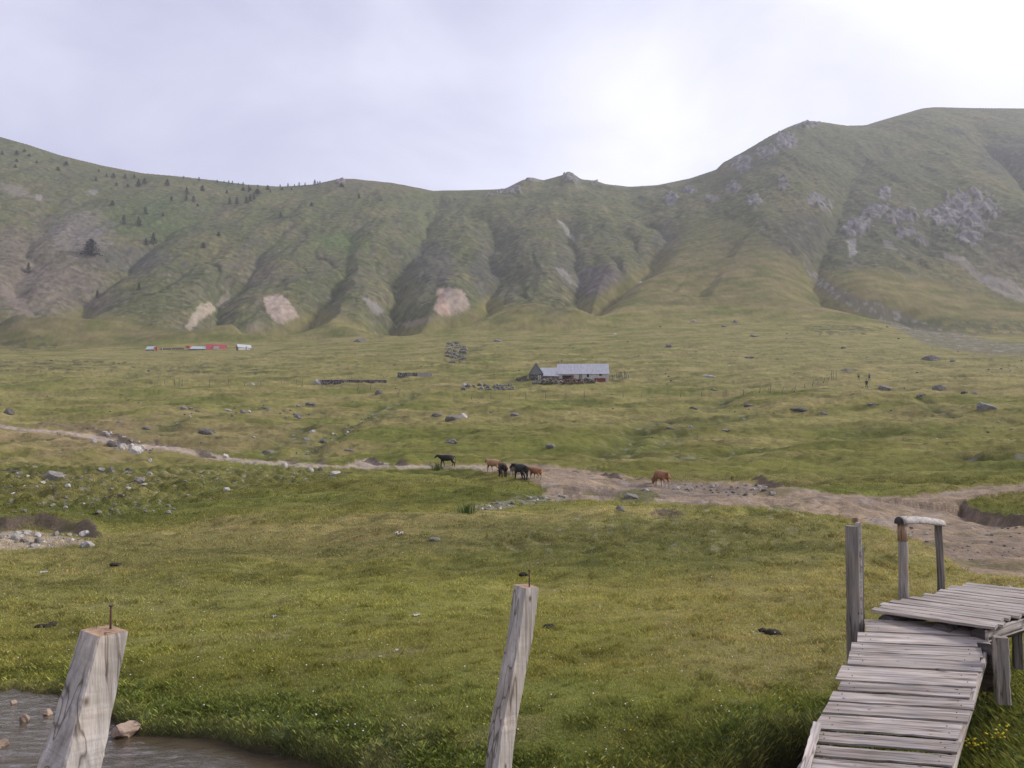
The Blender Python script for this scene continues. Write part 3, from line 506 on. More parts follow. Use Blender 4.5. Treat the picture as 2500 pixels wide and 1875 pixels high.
def hit(u, v):
    """first point of the finished ground seen at (u, v)"""
    a, dy, dz = ray(u, v); Dv = np.geomspace(6.5, 1450, 4500); x = a/dy*Dv; r = np.hypot(x, Dv); z = samp(Z, np.full(r.shape, math.atan2(a, dy)), r)
    w = np.nonzero(z >= dz/dy*Dv)[0]; k = w[0] if len(w) else None
    if k is None: return None
    return Vector((x[k], Dv[k], z[k]))
# ------------------------------------------------------------------ setting: ground, water
idx = np.arange(nP*nR).reshape(nP, nR)
fc = np.stack([idx[:-1, :-1], idx[:-1, 1:], idx[1:, 1:], idx[1:, :-1]], -1).reshape(-1, 4)[:, ::-1]
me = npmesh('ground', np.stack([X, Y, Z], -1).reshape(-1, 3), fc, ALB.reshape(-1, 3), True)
tag(link('ground', me, 'ground'), kind='structure')
bm = bmesh.new()
pts = [(x, y) for x, y in CH]
cxm = np.array(pts); vs = [bm.verts.new((x*1.0, y+(.5 if k <= len(bank) else -.3), WATER)) for k, (x, y) in enumerate(pts)]
bm.faces.new(vs); bmesh.ops.triangulate(bm, faces=bm.faces[:]); me = bpy.data.meshes.new('water'); bm.to_mesh(me); bm.free()
tag(link('stream_water', me, 'water'), kind='structure')
#OBJECTS
# ------------------------------------------------------------------ grass, flowers, pebbles (nobody could count them)
def ground_pts(n, v0, v1, u0=-500, u1=2700, seed=1):
    r = np.random.default_rng(seed); uu = r.uniform(u0, u1, n); vv = r.uniform(v0, v1, n); a, dy, dz = ray(uu, vv)
    th = np.arctan2(a, dy); Dv = np.geomspace(5.0, 100, 330); z = samp(Z, np.repeat(th[:, None], 330, 1), Dv[None]/np.cos(th)[:, None])
    ok = z >= (dz/dy)[:, None]*Dv[None]; k = np.argmax(ok, 1); g = ok.any(1) & (k > 0); k0 = np.maximum(k-1, 0)
    D0 = Dv[k0]; D1 = Dv[k]; i = np.arange(n); e = dz/dy; a0 = e*D0-z[i, k0]; a1 = z[i, k]-e*D1; q = np.clip(a0/(a0+a1+1e-9), 0, 1)
    D = D0+(D1-D0)*q; return (a/dy*D)[g], D[g], r
def blades(x, y, h, wd, lean, r, colmul, name, label, cat):
    P = np.arctan2(x, y); R = np.hypot(x, y); z = samp(Z, P, R); al = samp(ALB, P, R); n = len(x)
    ang = r.uniform(0, 2*np.pi, n); la = r.uniform(0, 2*np.pi, n); lx = np.cos(la)*lean*h; ly = np.sin(la)*lean*h
    wx_, wy_ = np.cos(ang)*wd/2, np.sin(ang)*wd/2
    v = np.empty((n, 4, 3)); v[:, 0] = np.stack([x-wx_, y-wy_, z-.01], 1); v[:, 1] = np.stack([x+wx_, y+wy_, z-.01], 1)
    v[:, 2] = np.stack([x+wx_*.7+lx*.4, y+wy_*.7+ly*.4, z+h*.6], 1); v[:, 3] = np.stack([x+lx, y+ly, z+h], 1)
    i = np.arange(n)[:, None]*4; f = np.concatenate([i+[0, 1, 2], i+[0, 2, 3]], 0)
    col = al*colmul; col = np.clip(np.repeat(col[:, None], 4, 1), .01, .7).reshape(-1, 3)
    return tag(link(name, npmesh(name, v.reshape(-1, 3), f, col), 'blade'), label, cat, kind='stuff')
x, y, r = ground_pts(430000, 1030, 1700, -420, 2640, 11)
P = np.arctan2(x, y); R = np.hypot(x, y); dn = samp(BARE, P, R); sdq = samp(np.clip(SDF, -9, 9), P, R); lush = ss(.1, -.3, fbm(x/1.3, y/1.0, 3, 120)); keep = (r.uniform(0, 1, len(x)) > dn*1.3) & (sdq < .05)
x, y, R, sdq, lush = x[keep], y[keep], R[keep], sdq[keep], lush[keep]; n = len(x)
nb = ss(-.7, -.1, sdq)*ss(14, 10, y)*.7; rb_ = ss(3.2, 3.8, x)*ss(9.5, 8, y); tl = np.maximum(nb, rb_*.9)
cl = fbm(x/.33, y/.28, 3, 140); clump = ss(.12, .45, cl); dryc = ss(.2, .5, fbm(x/.5, y/.5, 2, 141))
h = (.015+.012*lush+.019*clump)*r.uniform(.5, 1.5, n)*(1+.03*R)+tl*.045*r.uniform(.3, 1.4, n); wd = np.maximum(.005, .00085*R)*r.uniform(.7, 1.4, n)
hue = r.uniform(0, 1, n)[:, None]; cmul = 1.36*(C(1.12, 1.18, .95)*(1-hue)+C(1.52, 1.46, 1.25)*hue)*r.uniform(.72, 1.4, n)[:, None]*(1-tl[:, None]*.25)*(1-.25*clump[:, None])*(1+dryc[:, None]*C(.14, .06, .10))
cmul = cmul*(1+tl[:, None]*(C(-.12, .04, -.10)))
blades(x, y, h, wd, r.uniform(.3, 1.3, n), r, cmul, 'grass', 'short grazed grass covering the whole meadow', 'grass')
# longer grass and broad leaves hanging over the stream bank and growing beside the ramp
x, y, r = ground_pts(60000, 1380, 1690, -420, 2640, 12); P = np.arctan2(x, y); R = np.hypot(x, y); sdq = samp(np.clip(SDF, -9, 9), P, R)
wgt = np.maximum(ss(-.55, -.05, sdq)*(sdq < .16), ss(3.3, 4.0, x)*ss(9.3, 7.6, y)*(sdq < 0)); keep = r.uniform(0, 1, len(x)) < wgt; x, y, R = x[keep], y[keep], R[keep]; n = len(x)
blades(x, y, r.uniform(.02, .085, n)*(1+.1*(x > 3.2)), r.uniform(.004, .008, n), r.uniform(.4, 1.3, n), r, (C(1.95, 2.0, 1.75)*r.uniform(.5, 1.7, n)[:, None]), 'bank_grass', 'long dark green grass along the stream bank and beside the ramp', 'grass')
k = r.uniform(0, 1, n) < .16; xl, yl = x[k], y[k]; n = len(xl); z = gz(xl, yl)+r.uniform(.03, .10, n)
vs, fs, cs = [], [], []
for i in range(n):
    s_ = random.uniform(.008, .018); a = random.uniform(0, 6.28); tl_ = random.uniform(-.6, .9); ring = [(math.cos(t_)*s_, math.sin(t_)*s_*.75) for t_ in np.linspace(0, 6.28, 7)[:-1]]; b0 = len(vs)
    for (p_, q_) in ring: vs.append((xl[i]+p_*math.cos(a)-q_*math.sin(a), yl[i]+p_*math.sin(a)+q_*math.cos(a), z[i]+q_*tl_))
    fs += [(b0, b0+1, b0+2), (b0, b0+2, b0+3), (b0, b0+3, b0+4), (b0, b0+4, b0+5)]; cc_ = np.array([.06, .10, .045])*random.uniform(.6, 1.9); cs += [cc_]*6
tag(link('broad_leaves', npmesh('broad_leaves', vs, fs, np.array(cs)), 'blade'), 'small round leaves growing among the bank grass', 'leaves', kind='stuff')
# a tuft of long arching blades above the dark hollow of the bank, and one beside the path
def tuft(u, v, hh, nn, rad, name, label, col):
    p0 = hit(u, v); vs, fs, cs = [], [], []
    for i in range(nn):
        a = random.uniform(0, 6.28); r0 = random.uniform(0, rad); px, py = p0.x+r0*math.cos(a), p0.y+r0*math.sin(a); H = hh*random.uniform(.5, 1.1); le = H*random.uniform(.3, 1.3); da = a+random.uniform(-.6, .6); w = .0035*max(1, p0.y/9); b0 = len(vs); g0 = gz(px, py)
        for j in range(4):
            q = j/3; cx_, cy_, cz_ = px+math.cos(da)*le*q*q, py+math.sin(da)*le*q*q, g0+H*(q*1.5-q*q*.75); ww = w*(1-q*.9); vs += [(cx_-ww*math.sin(da), cy_+ww*math.cos(da), cz_), (cx_+ww*math.sin(da), cy_-ww*math.cos(da), cz_)]
        for j in range(3): fs.append((b0+2*j, b0+2*j+1, b0+2*j+3, b0+2*j+2))
        cs += [np.array(col)*random.uniform(.6, 1.6)]*8
    return tag(link(name, npmesh(name, vs, fs, np.array(cs)), 'blade'), label, 'grass tuft')
tuft(620, 1612, .26, 90, .12, 'grass_tuft', 'tuft of long arching pale blades hanging over the stream bank', (.13, .16, .07))
tuft(1008, 1108, .5, 110, .5, 'grass_tuft', 'bright green clump of tall grass at the left end of the pale stony strip', (.06, .10, .025))
tuft(945, 1014, .8, 60, .5, 'grass_tuft', 'small green bush of tall grass under the lone black cow', (.07, .09, .03))
tuft(2120, 1560, .25, 90, .25, 'grass_tuft', 'long green grass clump beside the right edge of the ramp', (.11, .15, .04))
def flowers(n, v0, v1, u0, u1, seed, size, mt, name, label, cond=None):
    x, y, r = ground_pts(n, v0, v1, u0, u1, seed); k = samp(BARE, np.arctan2(x, y), np.hypot(x, y)) < .3; x, y = x[k], y[k]
    if cond is not None: k = cond(x, y); x, y = x[k], y[k]
    vs, fs = [], []; z = gz(x, y)
    for i in range(len(x)):
        s_ = size*random.uniform(.6, 1.3); h_ = random.uniform(.04, .10); b0 = len(vs); X0, Y0, Z0 = x[i], y[i], z[i]+h_
        vs += [(X0, Y0, Z0+s_*.3)]+[(X0+s_*math.cos(a), Y0+s_*math.sin(a), Z0+s_*.5*math.sin(a*2)) for a in np.linspace(0, 6.28, 6)[:-1]]+[(X0, Y0, Z0-s_)]
        for j in range(5): fs += [(b0, b0+1+j, b0+1+(j+1) % 5), (b0+6, b0+1+(j+1) % 5, b0+1+j)]
    return tag(link(name, npmesh(name, vs, fs), mt), label, 'flowers', kind='stuff')
flowers(420, 1180, 1690, -300, 2500, 21, .011, 'flower_white', 'white_flowers', 'tiny white flowers sprinkled over the near meadow')
flowers(150, 1350, 1690, -300, 2500, 22, .010, 'flower_yellow', 'yellow_flowers', 'tiny yellow flowers sprinkled over the near meadow')
fp = [hit(2100+dx, 1645+dy) for dx, dy in [(0, 0), (8, -4), (-6, 5), (14, 6), (-12, -2), (60, -4), (70, 3), (64, 8), (40, -18), (28, 10), (80, -1)]]
vs, fs = [], []
for p0 in fp:
    for k_ in range(3):
        cx_, cy_, cz_ = p0.x+random.uniform(-.03, .03), p0.y+random.uniform(-.03, .03), p0.z+random.uniform(.12, .2); b0 = len(vs); s_ = .012
        vs += [(cx_, cy_, cz_+.008)]+[(cx_+s_*math.cos(a), cy_+s_*math.sin(a), cz_) for a in np.linspace(0, 6.28, 6)[:-1]]+[(cx_, cy_, cz_-s_)]
        for j in range(5): fs += [(b0, b0+1+j, b0+1+(j+1) % 5), (b0+6, b0+1+(j+1) % 5, b0+1+j)]
tag(link('yellow_flower_patch', npmesh('yellow_flower_patch', vs, fs), 'flower_yellow'), 'patch of brighter yellow flowers right of the foot of the ramp', 'flowers', kind='stuff')
# ------------------------------------------------------------------ stones
def rock_mesh(name, seed, cuts=9, flat=.62, sub=3):
    rr = random.Random(seed); bm = bmesh.new(); bmesh.ops.create_icosphere(bm, subdivisions=sub, radius=1)
    pl = [(Vector((rr.gauss(0, 1), rr.gauss(0, 1), rr.gauss(0, .8))).normalized(), rr.uniform(.5, .85)) for _ in range(cuts)]
    co = np.array([v.co[:] for v in bm.verts]); nn = fbm(co[:, 0]*1.6+seed, co[:, 1]*1.6+co[:, 2]*1.3, 3, seed % 40)
    for i, v in enumerate(bm.verts):
        p = v.co.copy()
        for n_, h_ in pl:
            e_ = p.dot(n_)-h_
            if e_ > 0: p -= n_*e_
        v.co = p*(1+.16*nn[i]); v.co.z *= flat
    xs = [v.co.x for v in bm.verts]; zs = [v.co.z for v in bm.verts]; sx = 2/(max(xs)-min(xs)); sz = 1/(max(zs)-min(zs))
    for v in bm.verts: v.co.x *= sx*.5; v.co.y *= sx*.5; v.co.z = (v.co.z-min(zs))*sz
    me = bpy.data.meshes.new(name); bm.to_mesh(me); bm.free(); return me
ROCKM = {}
for mt in ('boulder_gray', 'boulder_dark', 'boulder_pale', 'stone_warm'):
    ROCKM[mt] = []
    for k_ in range(5):
        me = rock_mesh('boulder', 10+k_*7+len(mt), cuts=8+k_*2, flat=.55+.08*k_); me.materials.append(M[mt]); ROCKM[mt].append(me)
ROCK_N = [0]
def boulder(u, v, w, h, mt, label, name='boulder', cat='boulder', group=None, var=None, depth=1.0):
    p0 = hit(u, v)
    if p0 is None: return None
    s = p0.y/F; k_ = ROCK_N[0] % 5 if var is None else var; ROCK_N[0] += 1
    o = link(name, ROCKM[mt][k_], None, None, (p0.x, p0.y+w*s*.3*depth, p0.z-h*s*.75), (0, 0, random.uniform(-.5, .5)), (w*s*.94, w*s*depth*random.uniform(.6, .85), h*s*1.75))
    return tag(o, label, cat, group)
G, K, PAL = 'boulder_gray', 'boulder_dark', 'boulder_pale'
for q in [
 (442, 939, 42, 14, K, 'broad dark pointed boulder alone on the dry grass between the two left rills'), (13, 894, 27, 12, K, 'brown-grey boulder at the far left edge above the pale path'),
 (112, 1038, 44, 20, G, 'large flat-topped grey boulder at the left end of the tussocky hollow'), (286, 980, 34, 17, PAL, 'big pale boulder at the near end of the stone jumble in the left path'),
 (258, 972, 26, 14, PAL, 'pale angular boulder left of the biggest pale one in the stone jumble'), (240, 966, 30, 13, K, 'dark boulder at the left foot of the stone jumble'), (199, 957, 16, 9, PAL, 'pale round boulder beside the left path before the jumble'),
 (486, 989, 14, 9, PAL, 'pale stone sitting on the bare sand at the end of the left path'), (297, 1044, 28, 12, G, 'grey rounded boulder in the middle of the tussocks'), (143, 1054, 17, 8, PAL, 'small pale slab among the tussocks right of the large flat one'),
 (276, 1058, 12, 6, PAL, 'tiny white stone just below the rounded boulder in the tussocks'), (238, 1020, 14, 12, G, 'upright grey stone at the upper edge of the tussocks'), (216, 1018, 18, 8, G, 'low grey stone left of the upright one at the tussock edge'),
 (487, 1062, 17, 7, PAL, 'pale stone at the right end of the tussocks below the mound'), (322, 999, 12, 8, PAL, 'small pale stone in brown grass right of the stone jumble'), (314, 928, 18, 7, G, 'grey slab in the green rill above the stone jumble'), (256, 913, 17, 5, G, 'low flat slab in the upper left meadow'),
 (395, 886, 18, 9, G, 'pair-like split grey boulder at the left end of the stony rill'), (576, 980, 27, 7, G, 'wide grey slab at the foot of the rill beside the path bank'), (550, 1001, 10, 4, PAL, 'tiny pale stone in the path between the two cut banks'), (613, 1008, 15, 11, PAL, 'pale pointed stone standing in the pale path under the middle bank'),
 (641, 903, 24, 9, K, 'dark boulder with a pale cap in the middle of the left meadow'), (669, 876, 23, 8, K, 'dark slab above the capped boulder'), (643, 880, 14, 6, G, 'grey stone left of the dark slab in the left meadow'), (673, 935, 17, 7, PAL, 'pale stone beside the diagonal rill'), (697, 957, 18, 9, K, 'small dark boulder between the two diagonal rills'),
 (657, 951, 26, 6, G, 'long low grey rock on the diagonal rill'), (754, 975, 26, 5, G, 'thin grey slab in green grass left of the black cow'), (722, 1027, 27, 9, PAL, 'long white slab lying on the turf below the path'), (690, 1018, 14, 9, G, 'grey stone on the rim of the dark turf hollow'), (671, 1020, 12, 9, PAL, 'pale stone at the left rim of the dark turf hollow'),
 (818, 852, 20, 10, K, 'dark rock heap on the slope below the low wall'), (685, 831, 17, 13, PAL, 'round pale boulder at the left end of the low wall'), (523, 893, 14, 8, G, 'grey stone in the middle of the stony rill'), (579, 887, 17, 5, G, 'flat grey stone near the right end of the stony rill'), (489, 888, 24, 5, PAL, 'long pale slab in the stony rill'), (543, 832, 15, 5, PAL, 'white slab by the left fence line'),
 (1917, 843, 34, 13, G, 'large grey dome boulder right of the three walkers'), (2036, 842, 31, 11, G, 'grey boulder with a pointed top, second right of the walkers'), (1993, 856, 22, 6, K, 'low dark stone between the two grey boulders right of the walkers'), (2086, 850, 16, 6, K, 'small dark stone further right of the pointed boulder'), (2112, 852, 20, 5, G, 'flat grey stone at the right of the boulder row'),
 (2139, 884, 46, 17, G, 'broad grey boulder near the right edge of the meadow'), (2021, 779, 44, 13, G, 'wide grey rock mass high on the right meadow'), (2060, 782, 14, 6, K, 'small dark rock touching the right end of the wide rock mass'), (1732, 889, 50, 10, K, 'long low dark rock outcrop in the right meadow'), (1782, 897, 24, 7, G, 'grey rock right of the long low outcrop'), (1620, 878, 24, 7, K, 'dark stone on the dry slope left of the long low outcrop'),
 (1499, 884, 18, 6, K, 'dark stone in the green rill below the farmhouse fence'), (1565, 932, 32, 5, G, 'thin grey slab in the lower right meadow'), (1449, 928, 20, 6, G, 'grey stone near the branching rills'), (1497, 927, 22, 3, G, 'sliver of rock right of the branching rills'), (1535, 816, 34, 8, PAL, 'white rock on the dry grass right of the farmhouse'), (1542, 845, 15, 5, G, 'grey stone below the white rock'), (1618, 774, 32, 5, K, 'long dark slab above the white rock on the right'),
 (1447, 751, 20, 9, G, 'boulder on the green slope above the farmhouse roof, right side'), (1837, 801, 36, 6, K, 'low dark rock on the slope behind the walkers'), (1888, 875, 32, 5, G, 'pale grey slab below the walkers'), (1824, 753, 12, 5, K, 'small dark stone high on the right slope'),
 (973, 959, 31, 11, G, 'grey boulder with dark top on the green slope above the cows'), (1190, 969, 26, 10, G, 'cracked grey boulder on the slope above the calf'), (1341, 1104, 22, 11, G, 'smooth grey stone with pale streaks in the grass below the path'), (1366, 1078, 34, 12, G, 'grass-ringed grey rock in the dirt path'), (1396, 1062, 15, 6, PAL, 'small pale stone right above the grass-ringed rock'), (1464, 1057, 18, 6, PAL, 'pale stone on the dirt below the red grazing cow'),
 (980, 908, 42, 12, G, 'biggest rock of the grey group in the middle meadow'), (1000, 902, 20, 10, PAL, 'pale rock behind the biggest of the middle meadow group'), (1113, 899, 22, 8, G, 'grey boulder right of the middle meadow group'), (945, 900, 30, 7, K, 'low dark rock left of the middle meadow group'), (1060, 893, 16, 5, G, 'small grey rock in the gap of the middle meadow group'),
 (938, 1169, 27, 8, G, 'pale bluish flat stone on the near grass right of the red and white litter'), (775, 739, 36, 9, K, 'dark rock hump at the foot of the gullies'), (1076, 738, 20, 7, G, 'grey boulder on the slope behind the farmhouse, left of its gable'), (1003, 838, 14, 10, PAL, 'round pinkish boulder at the left end of the rock line'), (1328, 723, 12, 4, PAL, 'pale stone high above the farmhouse'), (1500, 695, 13, 5, PAL, 'small pale boulder high on the fan'), (1590, 698, 14, 8, G, 'grey block high on the green fan'), (1565, 706, 12, 5, K, 'dark stone left below the grey block on the fan'), (1630, 728, 20, 6, G, 'flat grey stone right below the block on the fan'), (1383, 612, 13, 5, PAL, 'lone pale stone on the fan edge by the ravine'),
 (690, 690, 0.1, .1, G, '')]:
    if q[2] > 1: boulder(*q)
# stream stones
for q in [(218, 1563, 30, 12, 'stone_warm', 'half-sunk pinkish stone right of the left post, in the stream'), (268, 1590, 60, 24, 'stone_warm', 'large flat tan stone breaking the water right of the left post'), (105, 1543, 22, 10, 'stone_warm', 'round pink stone in the stream left of the left post'), (54, 1558, 18, 14, 'stone_warm', 'small upright pink stone further left in the stream'), (-4, 1612, 40, 10, 'stone_warm', 'low stone cut by the left border of the stream'), (28, 1520, 14, 6, 'stone_warm', 'little dark wet stone near the far stream edge')]:
    a, dy, dz = ray(q[0], q[1]); Dp = WATER/(dz/dy); s = Dp/F
    tag(link('stream_stone', ROCKM[q[4]][int(q[0]) % 5], None, None, (a/dy*Dp, Dp, WATER-.05), (0, 0, .3), (q[2]*s, q[2]*s*.8, q[3]*s*1.2+.05)), q[5], 'stone')
SCAT = []
def scatter(n, u0, u1, v0, v1, w0, w1, mts, label, group, seed, cond=None):
    rr = random.Random(seed); k_ = 0; tries = 0; us = []
    while k_ < n and tries < n*12:
        tries += 1; u = rr.uniform(u0, u1); v = rr.uniform(v0, v1)
        if cond and not cond(u, v): continue
        p0 = hit(u, v)
        if p0 is None: continue
        w = w0+(w1-w0)*rr.random()**2.2; SCAT.append((w, u, p0, rr.choice(mts), label, group, u0, u1, w1, rr.random(), rr.random(), rr.random())); k_ += 1
scatter(46, -20, 200, 1148, 1182, 6, 24, (PAL, PAL, G), 'the upper stream bed', 'white stones in the upper stream bed', 31, lambda u, v: v > 1148+.05*u)
scatter(40, 225, 330, 935, 985, 5, 13, (PAL, PAL, G), 'the jumble across the left path', 'stones of the jumble across the left path', 32, lambda u, v: abs((v-940)-(u-230)*.45) < 14)
scatter(60, -20, 420, 1015, 1110, 5, 15, (PAL, G, G), 'the tussocky hollow', 'small stones among the tussocks', 33)
scatter(24, 380, 680, 872, 905, 5, 12, (PAL, G), 'the stony rill', 'small stones in the stony rill', 34)
scatter(26, 600, 820, 900, 985, 4, 9, (PAL, G), 'the diagonal rills', 'small stones along the diagonal rills', 35, lambda u, v: abs((v-985)+(u-650)*.5) < 14)
scatter(60, 962, 1008, 742, 785, 6, 14, (G, K, G), 'the rock heap above the hut', 'rocks of the heap above the stone hut', 36)
scatter(46, 1000, 1110, 833, 843, 6, 16, (G, K, G), 'the rock line below the farmhouse', 'rocks in the line below the farmhouse', 37)
scatter(40, 1040, 1220, 1068, 1104, 5, 11, (PAL, PAL, G), 'the stony strip at the path edge', 'pale stones of the stony strip at the path edge', 38, lambda u, v: abs((v-1100)+(u-1040)*.17) < 8)
scatter(46, 1480, 1680, 1048, 1072, 5, 11, (G, G, PAL), 'the stony dirt path', 'flat stones in the dirt path', 39)
scatter(44, 1950, 2212, 1140, 1235, 4, 11, (PAL, G), 'the bare dirt behind the railing', 'little stones on the bare dirt behind the railing', 40, lambda u, v: v < 1150+(u-1940)*.4)
scatter(60, 1200, 2212, 700, 960, 3.5, 8, (PAL, G, K), 'the upper right meadow', 'scattered small stones on the right meadow', 41)
scatter(40, 0, 1200, 760, 960, 3.5, 7, (PAL, G), 'the upper left meadow', 'scattered small stones on the left meadow', 42)
scatter(10, 2120, 2212, 1266, 1284, 5, 12, (PAL,), 'the grass behind the deck', 'pale stones behind the bridge deck', 43)
SCAT.sort(key=lambda q: -q[0]); pv, pf, po = [], [], 0
for i, (w, u, p0, mt, lab, grp, u0, u1, w1, ra, rb2, rc2) in enumerate(SCAT):
    s = p0.y/F; k_ = int(ra*5) % 5; me = ROCKM[mt][k_]; sc_ = (w*s*1.05, w*s*(.55+.3*rb2), w*s*(.5+.4*rc2)); lc = p0-Vector((0, 0, sc_[2]*.4))
    if i < 285:
        q = (u-u0)/(u1-u0); pos = 'left end' if q < .2 else 'left part' if q < .4 else 'middle' if q < .6 else 'right part' if q < .8 else 'right end'
        big = 'large' if w > w1*.62 else 'medium' if w > w1*.42 else 'small'; tone = {'boulder_pale': 'pale', 'boulder_gray': 'grey', 'boulder_dark': 'dark'}[mt]
        tag(link('stone', me, None, None, lc, (0, 0, rb2*6), sc_), big+' '+tone+' stone, '+pos+' of '+lab, 'stone', grp)
    else:
        a_ = np.empty(len(me.vertices)*3, np.float32); me.vertices.foreach_get('co', a_); a_ = a_.reshape(-1, 3)*np.array(sc_); f_ = np.empty(len(me.loops), np.int32); me.loops.foreach_get('vertex_index', f_); pv.append(a_+np.array(lc)); pf.append(f_.reshape(-1, 3)+po); po += len(a_)
tag(link('pebbles', npmesh('pebbles', np.concatenate(pv), np.concatenate(pf)), 'boulder_gray'), 'the smallest stones strewn over the meadow and the path', 'pebbles', kind='stuff')
# dung and litter
for q in [(1657, 1368, 44, 20, 'black dung heap on the grass left of the ramp'), (1186, 1356, 34, 8, 'flat dark dung pat touching the middle post in view'), (1133, 1242, 24, 6, 'dark dung pat left of the nail of the middle post'), (104, 1352, 40, 7, 'brown dung heap above the left post'), (250, 1220, 26, 4, 'dry dung at the left far edge of the near grass')]:
    p0 = hit(q[0], q[1]); s = p0.y/F; bm = bmesh.new()
    for k_ in range(7):
        r_ = q[2]*s*random.uniform(.14, .26); mt_ = Matrix.Translation((random.uniform(-.36, .36)*q[2]*s, random.uniform(-.3, .3)*q[2]*s, r_*.2))@Matrix.Rotation(random.uniform(0, 3), 4, 'Z')@Matrix.Diagonal((r_*1.3, r_, min(r_*.7, q[3]*s*.7), 1)); bmesh.ops.create_icosphere(bm, subdivisions=2, radius=1, matrix=mt_)
    for v in bm.verts: v.co += v.co.normalized()*random.uniform(-.008, .008)
    me = bpy.data.meshes.new('dung_heap'); bm.to_mesh(me); bm.free(); tag(link('dung_heap', me, 'dung', None, p0), q[4], 'dung')
def crumple(name, u, v, w, h, mt, label, cat, parent=None, off=0):
    p0 = hit(u, v); s = p0.y/F; bm = bmesh.new(); bmesh.ops.create_grid(bm, x_segments=7, y_segments=5, size=.5)
    for q in bm.verts: q.co = Vector((q.co.x*w*s, q.co.y*w*s*.7, h*s*(.55+.5*noise(q.co.x*4+u, q.co.y*4, 3))))
    bmesh.ops.solidify(bm, geom=bm.faces[:], thickness=.004); me = bpy.data.meshes.new(name); bm.to_mesh(me); bm.free()
    if parent: return link(name, me, mt, parent, (off, 0, h*s*.4))
    return tag(link(name, me, mt, None, p0, (0, 0, .4)), label, cat)
lb = crumple('plastic_bag', 862, 1158, 18, 12, 'plastic_white', 'crumpled red and white litter on the near grass', 'litter'); crumple('red_patch', 862, 1158, 10, 8, 'plastic_red', '', '', lb, .06)
for u, v, w, lbl in [(900, 1331, 20, 'white scrap of paper on the grass left of the middle post'), (592, 1334, 14, 'pale scrap on the grass right of the left post'), (822, 1420, 10, 'small white scrap near the bank grass'), (858, 1406, 12, 'pale scrap above the bank, right of the small white one'), (95, 1238, 20, 'pale scrap on the far left of the near grass')]:
    crumple('paper_scrap', u, v, w*.7, 5, 'plastic_white', lbl, 'litter')
# ------------------------------------------------------------------ trees
def tree_mesh(seed, H=1.0, wide=.30, round_=0):
    rr = random.Random(seed); vs, fs = [], []
    for k_ in range(1100 if round_ else 620):
        q = rr.random()**.8; z = .08+.92*q
        rad = wide*((1-q)**(.75 if not round_ else .5))*(.72+.28*math.sin(q*34))+.012; a = rr.uniform(0, 6.28); rr_ = rad*rr.uniform(.25, 1.08); cx_, cy_ = math.cos(a)*rr_, math.sin(a)*rr_; s_ = .05*(1.15-q*.6)*rr.uniform(.7, 1.5); b0 = len(vs)
        for j in range(3): vs.append((cx_+rr.uniform(-1, 1)*s_+math.cos(a)*s_*.6*(j == 0), cy_+rr.uniform(-1, 1)*s_, z*H+rr.uniform(-.6, .5)*s_-(.03 if j == 0 else 0)))
        fs.append((b0, b0+1, b0+2))
    return npmesh('crown', vs, fs)
def trunk_mesh():
    bm = bmesh.new(); bmesh.ops.create_cone(bm, cap_ends=True, segments=7, radius1=.028, radius2=.006, depth=.9, matrix=Matrix.Translation((0, 0, .40))); me = bpy.data.meshes.new('trunk'); bm.to_mesh(me); bm.free(); return me
TM = trunk_mesh(); PROT = []
